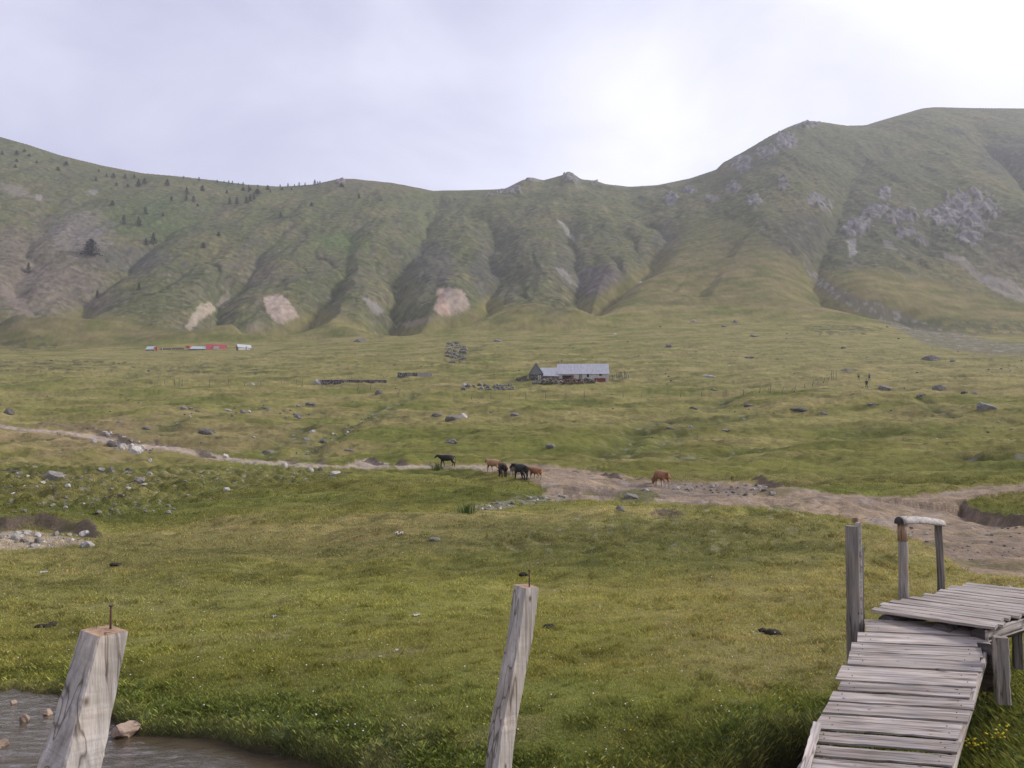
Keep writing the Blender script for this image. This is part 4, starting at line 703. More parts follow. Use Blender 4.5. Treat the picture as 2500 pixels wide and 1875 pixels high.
TREES = [(196, 552, 31, 1.15, 'large round dark pine at the gully mouth on the left slope'), (61, 591, 21, .7, 'lone conifer on the bare brown slope near the left edge'), (210, 645, 17, .7, 'small conifer low beside the left ravine'), (300, 627, 14, .8, 'lowest small conifer right of the left ravine'), (331, 528, 23, .8, 'tall conifer of the pair at the foot of the green bowl'), (315, 530, 14, .8, 'short conifer of the pair at the foot of the green bowl'),
 (299, 489, 19, .9, 'right one of two conifers above the bare bowl'), (267, 485, 19, .7, 'left one of two conifers above the bare bowl'), (314, 464, 15, .8, 'single conifer above the two in the bowl'), (352, 468, 9, .9, 'short conifer right of the bowl row'), (439, 536, 11, 1.1, 'round low tree on the spur right of the bowl'), (472, 510, 8, 1.1, 'bush-like tree above the round low one'), (243, 445, 10, 1.1, 'round tree at the top of the bare scree'),
 (605, 472, 13, .8, 'lone narrow conifer in the middle of the slope'), (673, 446, 8, 1.2, 'low round tree right of the ridge spur'), (775, 430, 11, .9, 'lone conifer far right below the knoll'), (738, 404, 7, 1.8, 'low spreading bush just under the rocky knoll'), (403, 421, 15, .8, None), (402, 434, 13, .8, None), (418, 437, 13, .9, None), (370, 434, 10, .9, None), (437, 413, 11, 1.1, None), (427, 446, 6, 1, None), (361, 403, 14, 1, None), (299, 404, 16, .9, None), (312, 398, 12, 1, None),
 (496, 442, 14, .8, None), (511, 442, 14, .9, None), (532, 440, 14, .9, None), (540, 436, 14, .8, None), (548, 432, 12, .9, None), (490, 418, 7, 1, None), (525, 413, 8, 1.1, None), (537, 416, 7, 1, None), (556, 420, 10, 1.5, None), (578, 410, 9, 1.2, None), (584, 416, 6, 1, None), (609, 411, 6, 1.3, None), (630, 411, 5, 1, None), (539, 412, 7, 1.4, None), (270, 387, 10, 1, None), (290, 386, 8, .9, None), (245, 384, 9, 1.1, None), (230, 383, 8, .9, None), (207, 393, 9, .9, None), (251, 402, 8, 1, None), (276, 405, 7, 1.1, None), (125, 369, 8, 1.1, None), (143, 357, 8, 1.4, None), (213, 372, 6, 1, None), (36, 335, 9, 1.2, None), (53, 329, 6, 1.4, None), (4, 335, 9, 1, None), (63, 339, 6, 1.3, None), (36, 350, 6, 1.3, None), (79, 353, 6, 1, None), (33, 363, 7, 1.1, None),
 (397, 386, 6, .9, 'S'), (430, 391, 8, .9, 'S'), (494, 396, 6, .9, 'S'), (502, 398, 7, .9, 'S'), (525, 402, 8, .9, 'S'), (484, 396, 5, 1, 'S'), (515, 400, 5, 1, 'S'), (469, 394, 5, 1.1, 'S'), (605, 405, 6, 1, 'S'), (622, 404, 8, .8, 'S'), (636, 404, 6, .9, 'S'), (646, 403, 9, .7, 'S'), (659, 403, 8, .8, 'S'), (680, 400, 11, .75, 'S'), (686, 399, 7, .9, 'S'), (691, 397, 6, .9, 'S'), (557, 404, 5, 1, 'S'), (537, 404, 5, 1, 'S'), (578, 406, 5, 1, 'S')]
for k_ in range(4):
    e = empty('conifer_tree'); link('crown', tree_mesh(k_+3, round_=k_ == 3), 'conifer', e); link('trunk', TM, 'bark', e); PROT.append(e)
used = [0]*4
for i, (u, v, h, wf, lab) in enumerate(TREES):
    p0 = hit(u, v)
    if p0 is None or p0.y < 400: p0 = hit(u, v+3)
    if p0 is None: continue
    k_ = 3 if wf > 1.05 else i % 3; e = PROT[k_] if not used[k_] else copy_tree(PROT[k_]); used[k_] = 1
    H = h*p0.y/F*1.12; e.location = (p0.x, p0.y, p0.z-.05*H); e.scale = (H*wf*1.75, H*wf*1.75, H*1.08); e.rotation_euler.z = i*1.3
    if lab == 'S': tag(e, 'small skyline conifer left of the rocky knoll', 'tree', 'conifers along the skyline ridge')
    elif lab: tag(e, lab, 'tree', 'conifers on the left mountain slope')
    elif u < 160: tag(e, 'dark conifer at the far left under the falling ridge', 'tree', 'conifers of the far left slope')
    elif u < 315: tag(e, 'dark conifer in the row high above the bare bowl', 'tree', 'conifers in the row above the bowl')
    elif u < 450: tag(e, 'dark conifer in the cluster right of the upper row', 'tree', 'conifers in the cluster below the ridge')
    else: tag(e, 'dark conifer in the dense grove under the skyline trees', 'tree', 'conifers in the grove under the skyline')
# ------------------------------------------------------------------ wooden parts
def beam(name, p0, p1, w, th, mt, parent, up=(0, 0, 1), rough=.004, seg=10, bend=0, taper=1.0, seed=0, axis='X', chip=0, skew=0, nails=False):
    """a sawn piece from p0 to p1; its length runs along local X (boards) or Z (posts)"""
    p0 = Vector(p0); p1 = Vector(p1); d = p1-p0; Ln = d.length; d.normalize(); up = Vector(up); y_ = up.cross(d).normalized(); z_ = d.cross(y_)
    rr = random.Random(seed+int(Ln*1000)); bm = bmesh.new(); rings = []; c_ = min(w, th)*.12; wv = [rr.uniform(-1, 1) for _ in range(8)]
    for i in range(seg+1):
        q = i/seg; k_ = 1+(taper-1)*q; hw, ht = w/2*k_, th/2*k_; oy = bend*math.sin(q*math.pi)+rough*wv[i % 8]; ex = (rough*2*rr.uniform(-1, 1))*(i in (0, seg)); ring = []
        for (a, b_) in [(-hw+c_, -ht), (hw-c_, -ht), (hw, -ht+c_), (hw, ht-c_), (hw-c_, ht), (-hw+c_, ht), (-hw, ht-c_), (-hw, -ht+c_)]:
            ya = a+oy+rough*rr.uniform(-.5, .5); zb = b_+rough*.5*rr.uniform(-.5, .5)
            ring.append(bm.verts.new((q*Ln+ex+skew*a, ya, zb)))
        rings.append(ring)
    for i in range(seg):
        for j in range(8): bm.faces.new((rings[i][j], rings[i][(j+1) % 8], rings[i+1][(j+1) % 8], rings[i+1][j]))
    bm.faces.new(rings[0][::-1]); bm.faces.new(rings[-1]); bmesh.ops.recalc_face_normals(bm, faces=bm.faces[:])
    if nails:
        for fx in (.09, .91):
            for fy in (-.22, .24):
                g_ = bmesh.ops.create_cone(bm, cap_ends=True, segments=8, radius1=.0055, radius2=.0045, depth=.004, matrix=Matrix.Translation((Ln*fx+rr.uniform(-.015, .015), w*fy+skew*0, th/2+.0015)))
                for f_ in {f_ for v_ in g_['verts'] for f_ in v_.link_faces}: f_.material_index = 1
    if axis == 'Z':
        for v in bm.verts: v.co = Vector((v.co.z, v.co.y, v.co.x)); 
        bmesh.ops.reverse_faces(bm, faces=bm.faces[:]); mat = Matrix((z_, y_, d)).transposed().to_4x4()
        for v in bm.verts: v.co.x *= 1
        if mat.determinant() < 0:
            for v in bm.verts: v.co.y *= -1
            bmesh.ops.reverse_faces(bm, faces=bm.faces[:]); mat = Matrix((z_, -y_, d)).transposed().to_4x4()
    else: mat = Matrix((d, y_, z_)).transposed().to_4x4()
    me = bpy.data.meshes.new(name); bm.to_mesh(me); bm.free()
    o = link(name, me, mt, parent); me.materials.append(M['rust']); mat.translation = p0; o.matrix_world = mat; o.matrix_basis = mat
    if parent is not None: o.matrix_basis = parent.matrix_basis.inverted() @ mat
    return o
def rod(name, p0, p1, r, mt, parent=None, r2=None, seg=10, rings=1, wob=0, seed=0, caps=True):
    p0 = Vector(p0); p1 = Vector(p1); d = p1-p0; Ln = d.length; rr = random.Random(seed); bm = bmesh.new(); r2 = r if r2 is None else r2; R_ = []
    for i in range(rings+1):
        q = i/rings; ox, oy = wob*rr.uniform(-1, 1)*(0 < i < rings), wob*rr.uniform(-1, 1)*(0 < i < rings); k_ = r+(r2-r)*q; k_ *= 1+(wob/r*.5*rr.uniform(-1, 1) if rings > 1 else 0)
        R_.append([bm.verts.new((ox+k_*math.cos(a), oy+k_*math.sin(a), q*Ln)) for a in np.linspace(0, 2*math.pi, seg+1)[:-1]])
    for i in range(rings):
        for j in range(seg): bm.faces.new((R_[i][j], R_[i][(j+1) % seg], R_[i+1][(j+1) % seg], R_[i+1][j])).smooth = True
    if caps: bm.faces.new(R_[0][::-1]); bm.faces.new(R_[-1])
    me = bpy.data.meshes.new(name); bm.to_mesh(me); bm.free(); o = link(name, me, mt, parent)
    mat = d.to_track_quat('Z', 'Y').to_matrix().to_4x4(); mat.translation = p0; o.matrix_basis = mat if parent is None else parent.matrix_basis.inverted() @ mat
    return o
def at_depth(u, v, Dp):
    a, dy, dz = ray(u, v); return Vector((a/dy*Dp, Dp, dz/dy*Dp))
def near_post(pts, D0, D1, half, yaw, nail, label, taper, mt='post_wood', nail_h=.06):
    """leaning squared post through image points pts (top first), depth D0 at the top to D1 at the last point"""
    P3 = [at_depth(u, v, D0+(D1-D0)*(i/(len(pts)-1))) for i, (u, v) in enumerate(pts)]
    last = P3[-1]+(P3[-1]-P3[-2]).normalized()*max(.3, (P3[-1].z+1.95)/max(.1, (P3[-2]-P3[-1]).normalized().z)); P3.append(last)
    e = empty('fence_post', P3[-1]); bm = bmesh.new(); rings = []; n = len(P3); rr = random.Random(int(half*1e4)); fine = []
    for i in range(n-1):
        m_ = 9
        for j in range(m_): fine.append(P3[i].lerp(P3[i+1], j/m_))
    fine.append(P3[-1]); N_ = len(fine)
    for i, p in enumerate(fine):
        q = i/(N_-1); k_ = half*(1+(taper-1)*q); ring = []
        if i == 0: k_ *= .97
        c_ = .10
        for (a, b_) in [(-1+c_, -1), (0, -1.0), (1-c_, -1), (1, -1+c_), (1, 0), (1, 1-c_), (1-c_, 1), (0, 1), (-1+c_, 1), (-1, 1-c_), (-1, 0), (-1, -1+c_)]:
            jx = 1+.05*noise(q*9+a*3, b_*3+i*.35, 5)
            xx = (a*math.cos(yaw)-b_*math.sin(yaw))*k_*jx; yy = (a*math.sin(yaw)+b_*math.cos(yaw))*k_*jx
            ring.append(bm.verts.new(p-P3[-1]+Vector((xx, yy, (xx*-.10 if i == 0 else 0)))))
        rings.append(ring)
    for i in range(N_-1):
        for j in range(12): bm.faces.new((rings[i][j], rings[i+1][j], rings[i+1][(j+1) % 12], rings[i][(j+1) % 12]))
    f_ = bm.faces.new(rings[0]); f_.material_index = 1; bm.faces.new(rings[-1][::-1]); bmesh.ops.recalc_face_normals(bm, faces=bm.faces[:])
    me = bpy.data.meshes.new('post_body'); bm.to_mesh(me); bm.free(); me.materials.append(M[mt]); me.materials.append(M['cut_wood']); link('post_body', me, None, e)
    na = P3[0]+Vector(nail)-Vector((0, 0, .03)); nb_ = na+Vector((0, 0, nail_h+.03)); nl = rod('nail', na, nb_, .0032, 'rust', e, seg=8); rod('nail_head', Vector((0, 0, nail_h+.03)), Vector((0, 0, nail_h+.034)), .0065, 'rust', None, seg=10).parent = nl
    return tag(e, label, 'fence post', 'leaning squared fence posts in the foreground')
near_post([(226, 1362), (196, 1480), (171, 1580), (150, 1659)], 2.2, 2.1, .0455, math.radians(60), (.006, .02, 0), 'thick leaning grey fence post before the stream, rusty nail on its top', 1.35, nail_h=.062)
near_post([(1137, 1266), (1124, 1370), (1107, 1460), (1092, 1540), (1085, 1580), (1077, 1659)], 3.46, 3.36, .0415, math.radians(39), (.013, -.01, 0), 'slender crooked leaning fence post with a dark nail, in the middle of the foreground', 1.0, nail_h=.068)
# ------------------------------------------------------------------ footbridge with ramp
br_ = empty('footbridge', (3.6, 7.3, gz(3.6, 7.3)))
dA, dB, dC, dD_ = Vector((3.65, 8.10, -1.85)), Vector((4.47, 7.40, -1.85)), Vector((5.48, 9.38, -1.83)), Vector((6.32, 8.66, -1.83))
wd_ = 14
for k_ in range(wd_):
    q = (k_+.5)/wd_; rr = random.Random(k_*7+1); a = dA.lerp(dC, q); b_ = dB.lerp(dD_, q); a = a+(a-b_)*rr.uniform(-.03, .05); b_ = b_+(b_-a)*rr.uniform(-.03, .04); tw = rr.uniform(-.012, .012)
    o = beam('deck_board', a+Vector((0, tw, rr.uniform(-.006, .006))), b_+Vector((0, -tw, rr.uniform(-.006, .006))), (dC-dA).length/wd_-rr.uniform(.008, .022), .028, 'board_wood', br_, seed=k_, rough=.005)
# log beams under the deck
for off, zz in [(.16, -.115), (.62, -.12), (.93, -.11)]:
    a = dA.lerp(dB, off)+Vector((.03, .03, zz)); b_ = dC.lerp(dD_, off)+Vector((0, 0, zz)); rod('log_beam', a, b_, .085, 'dark_wood', br_, .08, 16, 6, .004, int(off*10))
beam('edge_board', dB+Vector((.0, .02, -.085)), dD_+Vector((.0, .0, -.085)), .03, .11, 'board_wood', br_, seed=3)
# ramp boards between the measured corners
rA, rB = Vector((3.53, 7.86, -1.95)), Vector((4.50, 7.44, -1.99)); rC, rD = at_depth(1736, 1640, 5.62), at_depth(2052, 1666, 5.28)
edges = [1340, 1367, 1389, 1410, 1438, 1471, 1494, 1516, 1544, 1578, 1607, 1636, 1668, 1702]
def ramp_pt(side, v):
    a, b_ = (rA, rC) if side == 0 else (rB, rD); lo, hi = -.2, 1.6
    for _ in range(40):
        m_ = (lo+hi)/2; p = a.lerp(b_, m_); pv = proj(p.x, p.y, p.z)[1]
        if pv < v: lo = m_
        else: hi = m_
    return a.lerp(b_, m_)
rup = (rB-rA).cross(rC-rA).normalized(); rup = rup if rup.z > 0 else -rup
for k_ in range(len(edges)-1):
    rr = random.Random(k_*13+5); v0, v1 = edges[k_], edges[k_+1]; sl_ = 8 if k_ < 1 else 4
    a0, a1 = ramp_pt(0, v0), ramp_pt(0, v1); b0, b1 = ramp_pt(1, v0+10+16*(v0-1345)/300), ramp_pt(1, v1+10+16*(v1-1345)/300)
    wa = ((a1-a0).length+(b1-b0).length)/2; a = (a0+a1)/2; b_ = (b0+b1)/2; ax = (b_-a).normalized()
    a = a+ax*rr.uniform(-.035, .03); b_ = b_+ax*rr.uniform(-.035, .03); lift = rup*rr.uniform(.0, .008)
    tilt = (rup+((a0-a1).normalized())*rr.uniform(-.015, .03)).normalized()
    beam('ramp_board', a+lift, b_+lift, wa-rr.uniform(.052, .078), .017, 'board_wood', br_, up=tilt, nails=True, seed=k_+50, rough=.005, bend=rr.uniform(-.006, .006), skew=.28+.1*k_/15+rr.uniform(-.04, .04))
ex = (rD-rB)*.35
for (p, q_, side, th_, w_) in [(rA, rC, 0, .09, .05), (rB, rD, 1, .11, .05)]:
    sft = (rB-rA).normalized()*(.09 if side == 0 else -.06); dn_ = rup*-.08
    beam('stringer', p+sft+dn_, q_+(q_-p)*.25+sft+dn_, w_, th_, 'board_wood', br_, seed=side+80, rough=.005)
sf = (rB-rA).normalized(); beam('side_board', rB+sf*.0+rup*-.045, rD+(rD-rB)*.25+sf*.0+rup*-.045, .035, .07, 'board_wood', br_, seed=91, rough=.006)
beam('loose_board', at_depth(1775, 1556, 5.95)-rup*.03-sf*.03, at_depth(1738, 1659, 5.4)-rup*.03-sf*.0, .06, .025, 'board_wood', br_, seed=93, up=rup)
# posts and rail
def up_post(name, u0, v0, u1, v1, Dp, w, th, mt, yaw=.5, cut=0, seed=1):
    a = at_depth(u1, v1, Dp); b_ = at_depth(u0, v0, Dp); return beam(name, a, b_, w, th, mt, br_, up=(math.sin(yaw), math.cos(yaw), 0), seed=seed, axis='Z', rough=.004, taper=.9)
P1 = up_post('post', 1841, 1136, 1846, 1560, 8.02, .125, .10, 'gray_post', .15)
up_post('post_lath', 1855, 1128, 1859, 1480, 8.06, .040, .09, 'rail_wood', .1, seed=4); up_post('post_lath', 1862, 1180, 1864, 1480, 8.15, .02, .08, 'gray_post', .1, seed=5)  # first lath in paler wood, painting in the light on its edge
o = beam('rail_stub', at_depth(1846, 1124, 8.1), at_depth(1856, 1124, 8.5), .06, .05, 'cut_wood', br_, seed=6); 
lp = rod('log_post', at_depth(1955, 1490, 8.72), at_depth(1950, 1132, 8.72), .060, 'log_wood', br_, .048, 16, 12, .004, 4)
rod('peeled_top', at_depth(1950, 1168, 8.715), at_depth(1949, 1128, 8.715), .0525, 'cut_wood', br_, .052, 16, 2, .0)
P3_ = beam('rail_post', at_depth(2042, 1420, 9.2), at_depth(2026, 1130, 9.2), .08, .055, 'gray_post', br_, up=(.55, .83, 0), seed=8, axis='Z')
# half-round curved handrail
bm = bmesh.new(); a = at_depth(1942, 1129, 8.66); b_ = at_depth(2035, 1134, 9.16); d_ = (b_-a); sx = d_.normalized(); sy = Vector((0, 0, 1)).cross(sx).normalized(); rings = []
for i in range(13):
    q = i/12; c_ = a+d_*q+Vector((0, 0, .018*math.sin(q*math.pi)))-a; ring = []
    for j, an in enumerate(np.linspace(-.25, math.pi+.25, 12)): r_ = .060*(1-.06*(i % 3 == 0))*(1-.12*q); ring.append(bm.verts.new(c_+sy*math.cos(an)*r_+Vector((0, 0, math.sin(an)*r_*1.15))))
    rings.append(ring)
for i in range(12):
    for j in range(12): f_ = bm.faces.new((rings[i][j], rings[i+1][j], rings[i+1][(j+1) % 12], rings[i][(j+1) % 12])); f_.smooth = j != 11
f0 = bm.faces.new(rings[0]); f0.material_index = 1; bm.faces.new(rings[-1][::-1]); bmesh.ops.recalc_face_normals(bm, faces=bm.faces[:]); me = bpy.data.meshes.new('handrail'); bm.to_mesh(me); bm.free(); me.materials.append(M['rail_wood']); me.materials.append(M['dark_wood'])
o = link('handrail', me, None, br_); o.matrix_basis = br_.matrix_basis.inverted() @ Matrix.Translation(a)
# supports under the deck and beside the ramp
beam('support_post', at_depth(2199, 1445, 7.95), at_depth(2197, 1324, 7.95), .085, .07, 'gray_post', br_, up=(.3, 1, 0), seed=9, axis='Z')
beam('support_post', at_depth(2166, 1520, 6.95), at_depth(2160, 1374, 6.95), .115, .085, 'gray_post', br_, up=(.25, 1, 0), seed=10, axis='Z')
for k_, (v0, dz) in enumerate([(1408, 0), (1440, 0), (1476, 0)]): beam('retaining_board', at_depth(2118, v0-2, 7.3), at_depth(2154, v0+4, 7.1), .03, .15, 'dark_wood', br_, seed=20+k_)
beam('support_post', Vector((3.55, 7.7, -3.9)), Vector((3.6, 7.75, -2.0)), .11, .09, 'dark_wood', br_, up=(0, 1, 0), seed=11, axis='Z')
tag(br_, 'weathered grey plank footbridge with a ramp of boards and rough railing posts', 'footbridge')
# ------------------------------------------------------------------ animals and people
def skin_fig(name, nodes, edges_, mt, sub=1, mats=None):
    me = bpy.data.meshes.new(name+'_cage'); me.from_pydata([n_[0] for n_ in nodes], edges_, []); o = bpy.data.objects.new(name, me); COL.objects.link(o)
    sk = o.modifiers.new('s', 'SKIN'); sk.use_smooth_shade = True; sb = o.modifiers.new('b', 'SUBSURF'); sb.levels = sub; sb.render_levels = sub
    for i, n_ in enumerate(nodes):
        r_ = n_[1]; r_ = (r_, r_) if not isinstance(r_, tuple) else r_; me.skin_vertices[0].data[i].radius = r_
    me.skin_vertices[0].data[0].use_root = True
    dg = bpy.context.evaluated_depsgraph_get(); m2 = bpy.data.meshes.new_from_object(o.evaluated_get(dg)); m2.name = name; bpy.data.objects.remove(o); bpy.data.meshes.remove(me)
    m2.materials.clear()
    for x_ in (mats or [mt]): m2.materials.append(M[x_])
    return m2
def cow_mesh(mt, graze=0, turn=0, calf=0, walk=.1, leg=None):
    b_ = .82 if calf else 1
    nd_ = [((-.62, 0, .98), (.29, .29)), ((-.15, 0, .90), (.33, .38)), ((.38, 0, .92), (.30, .36)), ((.62, 0, .96), (.23, .28))]
    if graze: nd_ += [((.85, turn*.1, .82), (.15, .17)), ((1.05, turn*.25, .50), (.12, .13)), ((1.14, turn*.35, .27), (.09, .09)), ((1.20, turn*.42, .08), (.065, .06))]
    else: nd_ += [((.86, turn*.12, 1.10), (.14, .16)), ((1.04, turn*.32, 1.17), (.11, .12)), ((1.20, turn*.55, 1.02), (.085, .085)), ((1.32, turn*.75, .88), (.068, .06))]
    ed = [(0, 1), (1, 2), (2, 3), (3, 4), (4, 5), (5, 6), (6, 7)]
    def legs(root, pts):
        pr = root
        for p_, r_ in pts: nd_.append((p_, r_)); ed.append((pr, len(nd_)-1)); pr = len(nd_)-1
    for s_ in (-1, 1):
        w_ = walk*s_; legs(2, [((.45+w_*.2, s_*.15, .74), .12), ((.46+w_, s_*.16, .45), .066), ((.44+w_*1.6, s_*.16, .14), .042), ((.48+w_*1.7, s_*.16, .03), .05)])
        legs(0, [((-.60-w_*.3, s_*.16, .74), (.15, .19)), ((-.56-w_*.8, s_*.17, .60), .11), ((-.80-w_*1.2, s_*.17, .40), .062), ((-.74-w_*1.6, s_*.17, .13), .042), ((-.70-w_*1.6, s_*.17, .03), .05)])
    legs(0, [((-.86, 0, 1.12), .05), ((-.95, .02, .9), .026), ((-.96, .03, .55), .02), ((-.95, .03, .38), .04)])
    hx = nd_[5][0]
    for s_ in (-1, 1): legs(5, [((hx[0]-.02, hx[1]+s_*.13, hx[2]+.06), .03), ((hx[0]-.03, hx[1]+s_*.24, hx[2]+.04), .022)])
    m2 = skin_fig('body', nd_, ed, mt)
    for v in m2.vertices: v.co.x *= .9; v.co.y *= 1.22; v.co.z = v.co.z*.97
    return m2, hx
def cow(u, v, hpx, face, mt, label, graze=0, turn=0, calf=0, walk=.1, white=None, horns=True, name='cow'):
    p0 = hit(u, v); sc_ = hpx*p0.y/F/1.33; e = empty(name, p0, face, sc_); m2, hx = cow_mesh(mt, graze, turn, calf, walk); link('body', m2, None, e)
    if white:
        m2.materials.append(M[white])
        for p_ in m2.polygons:
            c_ = p_.center
            if c_.z < .42 and abs(c_.x) < .95 and not (graze and c_.x > .8): p_.material_index = 1
    if horns and not calf:
        for s_ in (-1, 1):
            a = Vector((hx[0], hx[1]+s_*.07, hx[2]+.09)); hn = rod('horn', a, a+Vector((.05, s_*.13, .14)), .022, 'horn', None, .006, 7); hn.parent = e
    return tag(e, label, 'calf' if calf else 'cow', 'cattle walking on and beside the dirt path')
R_ = math.radians
cow(965, 1009, 29, R_(176), 'cow_black', 'lone black cow seen from the side, facing left on the grass', 0, .2, walk=.10)
cow(1066, 1021, 32, R_(140), 'cow_tan', 'pale tan cow half hidden behind the dark brown one', 0, -.2, white='cow_white')
cow(1086, 1031, 34, R_(100), 'cow_dark_brown', 'dark brown cow seen from behind on the path, in front of the tan cow', 1, .2, walk=.16)
cow(1126, 1037, 38, R_(118), 'cow_black', 'black cow walking away in the middle of the group', 0, .4, walk=.14)
cow(1110, 1027, 24, R_(80), 'cow_grey', 'small grey calf almost hidden behind the black cow of the group', 0, 0, 1, white='cow_white', name='calf')
cow(1157, 1037, 30, R_(128), 'cow_red', 'small reddish calf with pale legs at the right end of the group', 0, .3, 1, .08, 'cow_white', name='calf')
cow(1430, 1053, 40, R_(112), 'cow_red', 'red-brown cow grazing alone at the path edge, head down', 1, .2, walk=.06, white='cow_white')
def person(u, v, hpx, mt, pack, label, cap, fz=math.radians(80)):
    p0 = hit(u, v); sc_ = hpx*p0.y/F/1.75; e = empty('person', p0, fz, sc_)
    nd_ = [((0, 0, .95), (.15, .12)), ((0, 0, 1.15), (.14, .11)), ((.02, 0, 1.38), (.19, .11)), ((.03, 0, 1.50), .055), ((.05, 0, 1.60), (.085, .095)), ((.05, 0, 1.70), (.075, .08))]; ed = [(0, 1), (1, 2), (2, 3), (3, 4), (4, 5)]
    for s_ in (-1, 1):
        for pr, pts in ((0, [((.02*s_, s_*.09, .84), .10), ((.14*s_+.03, s_*.10, .48), .062), ((.20*s_-.06, s_*.10, .08), .042), ((.20*s_+.10, s_*.10, .03), .035)]), (2, [((.0, s_*.20, 1.38), .06), ((-.02, s_*.25, 1.12), .046), ((.10, s_*.22, .92), .036), ((.13, s_*.21, .84), .034)])):
            for p_, r_ in pts: nd_.append((p_, r_)); ed.append((pr, len(nd_)-1)); pr = len(nd_)-1
    m2 = skin_fig('body', nd_, ed, mt, mats=[mt, 'cloth_black', 'skin', 'hair'])
    for p_ in m2.polygons:
        c_ = p_.center; p_.material_index = 1 if c_.z < .93 and abs(c_.y) < .19 else (2 if c_.z > 1.46 or c_.z < .9 else 0)
        if c_.z > 1.62 and c_.x < .08 or c_.z > 1.70: p_.material_index = 3
    link('body', m2, None, e); bm = bmesh.new(); bmesh.ops.create_cube(bm, size=1, matrix=Matrix.Translation((-.22, 0, 1.24))@Matrix.Diagonal((.2, .3, .46, 1))); bmesh.ops.bevel(bm, geom=bm.edges[:], offset=.05, segments=2, affect='EDGES'); me = bpy.data.meshes.new('backpack'); bm.to_mesh(me); bm.free(); link('backpack', me, pack, e)
    bm = bmesh.new(); bmesh.ops.create_uvsphere(bm, u_segments=10, v_segments=6, radius=.11, matrix=Matrix.Translation((.05, 0, 1.70))@Matrix.Diagonal((1, 1, .7, 1))); me = bpy.data.meshes.new('cap'); bm.to_mesh(me); bm.free(); link('cap', me, cap, e)
    return tag(e, label, 'person', 'hikers walking on the right meadow')
person(1855, 821, 15, 'cloth_black', 'cap_yellow', 'person in dark clothes with a light pack, leftmost of the three walkers', 'cap_yellow')
person(1878, 823, 16, 'cloth_blue', 'cloth_blue', 'person in pale blue top, the rear right walker of the three', 'hair')
person(1872, 838, 18, 'cloth_black', 'cloth_black', 'person all in black with a backpack, nearest of the three walkers', 'hair')
# ------------------------------------------------------------------ fences on the meadow
def wire_fence(name, pts, label, wires=True):
    o0 = hit(pts[0][0], pts[0][1]); e = empty(name, o0); tops = []
    for i, q in enumerate(pts):
        u, v, hp = q[:3]; ln = q[3] if len(q) > 3 else random.uniform(-3, 3); p0 = hit(u, v)
        if p0 is None: continue
        s = p0.y/F; top_ = p0+Vector((ln*s, 0, hp*s)); rod('post', p0-Vector((0, 0, .3)), top_, .075 if len(q) < 5 else .10, 'dark_wood' if i % 3 else 'gray_post', e, .05, 6, 3, .012, i); tops.append((p0+(top_-p0)*.8, p0+(top_-p0)*.4))
        if len(q) > 4:
            for b_ in q[4]: rod('brace', p0+Vector((b_*s, 0, -.1)), p0+(top_-p0)*.75, .05, 'gray_post', e, .04, 6, 1)
    if wires:
        vs, fs = [], []
        for i in range(len(tops)-1):
            for h_ in (0, 1):
                a, b_ = tops[i][h_], tops[i+1][h_]; b0 = len(vs)
                for p_ in (a, b_):
                    for an in (0, 2.1, 4.2): vs.append(tuple(p_-o0+Vector((0, .006*math.cos(an), .006*math.sin(an)))))
                for j in range(3): fs.append((b0+j, b0+(j+1) % 3, b0+3+(j+1) % 3, b0+3+j))
        link('wire', npmesh('wire', vs, fs), 'iron', e)
    return tag(e, label, 'fence')
wire_fence('wire_fence', [(340, 832, 22, 2, (-7, 8)), (357, 832, 14, -3), (378, 834, 16, -2, (7,)), (387, 834, 17, 1, (-5, 6)), (393, 834, 16, 1), (452, 835, 16, 1), (488, 835, 12, 3), (492, 835, 18, 2), (528, 834, 12, 0), (562, 835, 20, 1, (-9, 5)), (652, 836, 18, 2), (695, 838, 13, 2), (736, 840, 15, 3), (772, 844, 15, 2, (-9,)), (800, 843, 18, 2), (860, 852, 12, 5)], 'long fence of thin leaning wooden posts, from the left meadow to below the low wall')
wire_fence('wire_fence', [(981, 862, 16, -1), (1018, 863, 14, 2), (1061, 863, 15, -1), (1100, 863, 17, 1), (1136, 862, 18, 0), (1179, 861, 17, 0), (1222, 861, 18, 1), (1262, 860, 20, 0), (1346, 859, 18, 0), (1386, 858, 19, 1), (1470, 858, 16, 2), (1516, 857, 12, 0), (1568, 855, 19, 2, (-7, 6)), (1606, 854, 13, 0), (1640, 850, 12, 3), (1658, 850, 15, 4), (1663, 850, 19, 3), (1688, 848, 12, 5), (1716, 844, 17, 5, (-7,)), (1738, 838, 9, 0), (1754, 835, 15, 4), (1764, 832, 10, 4), (1778, 828, 12, 4), (1797, 820, 20, 0, (-8,)), (1802, 820, 24, -2), (1806, 820, 20, 1)], 'fence of upright thin posts below the farmhouse, climbing to the right meadow')
wire_fence('wire_fence', [(608, 829, 9, 0), (640, 828, 9, 1), (700, 822, 9, 0), (730, 821, 9, 1), (760, 820, 9, 0), (830, 817, 7, -3), (852, 814, 9, -1), (870, 813, 8, 1)], 'low fence of short thin posts behind the low wall')
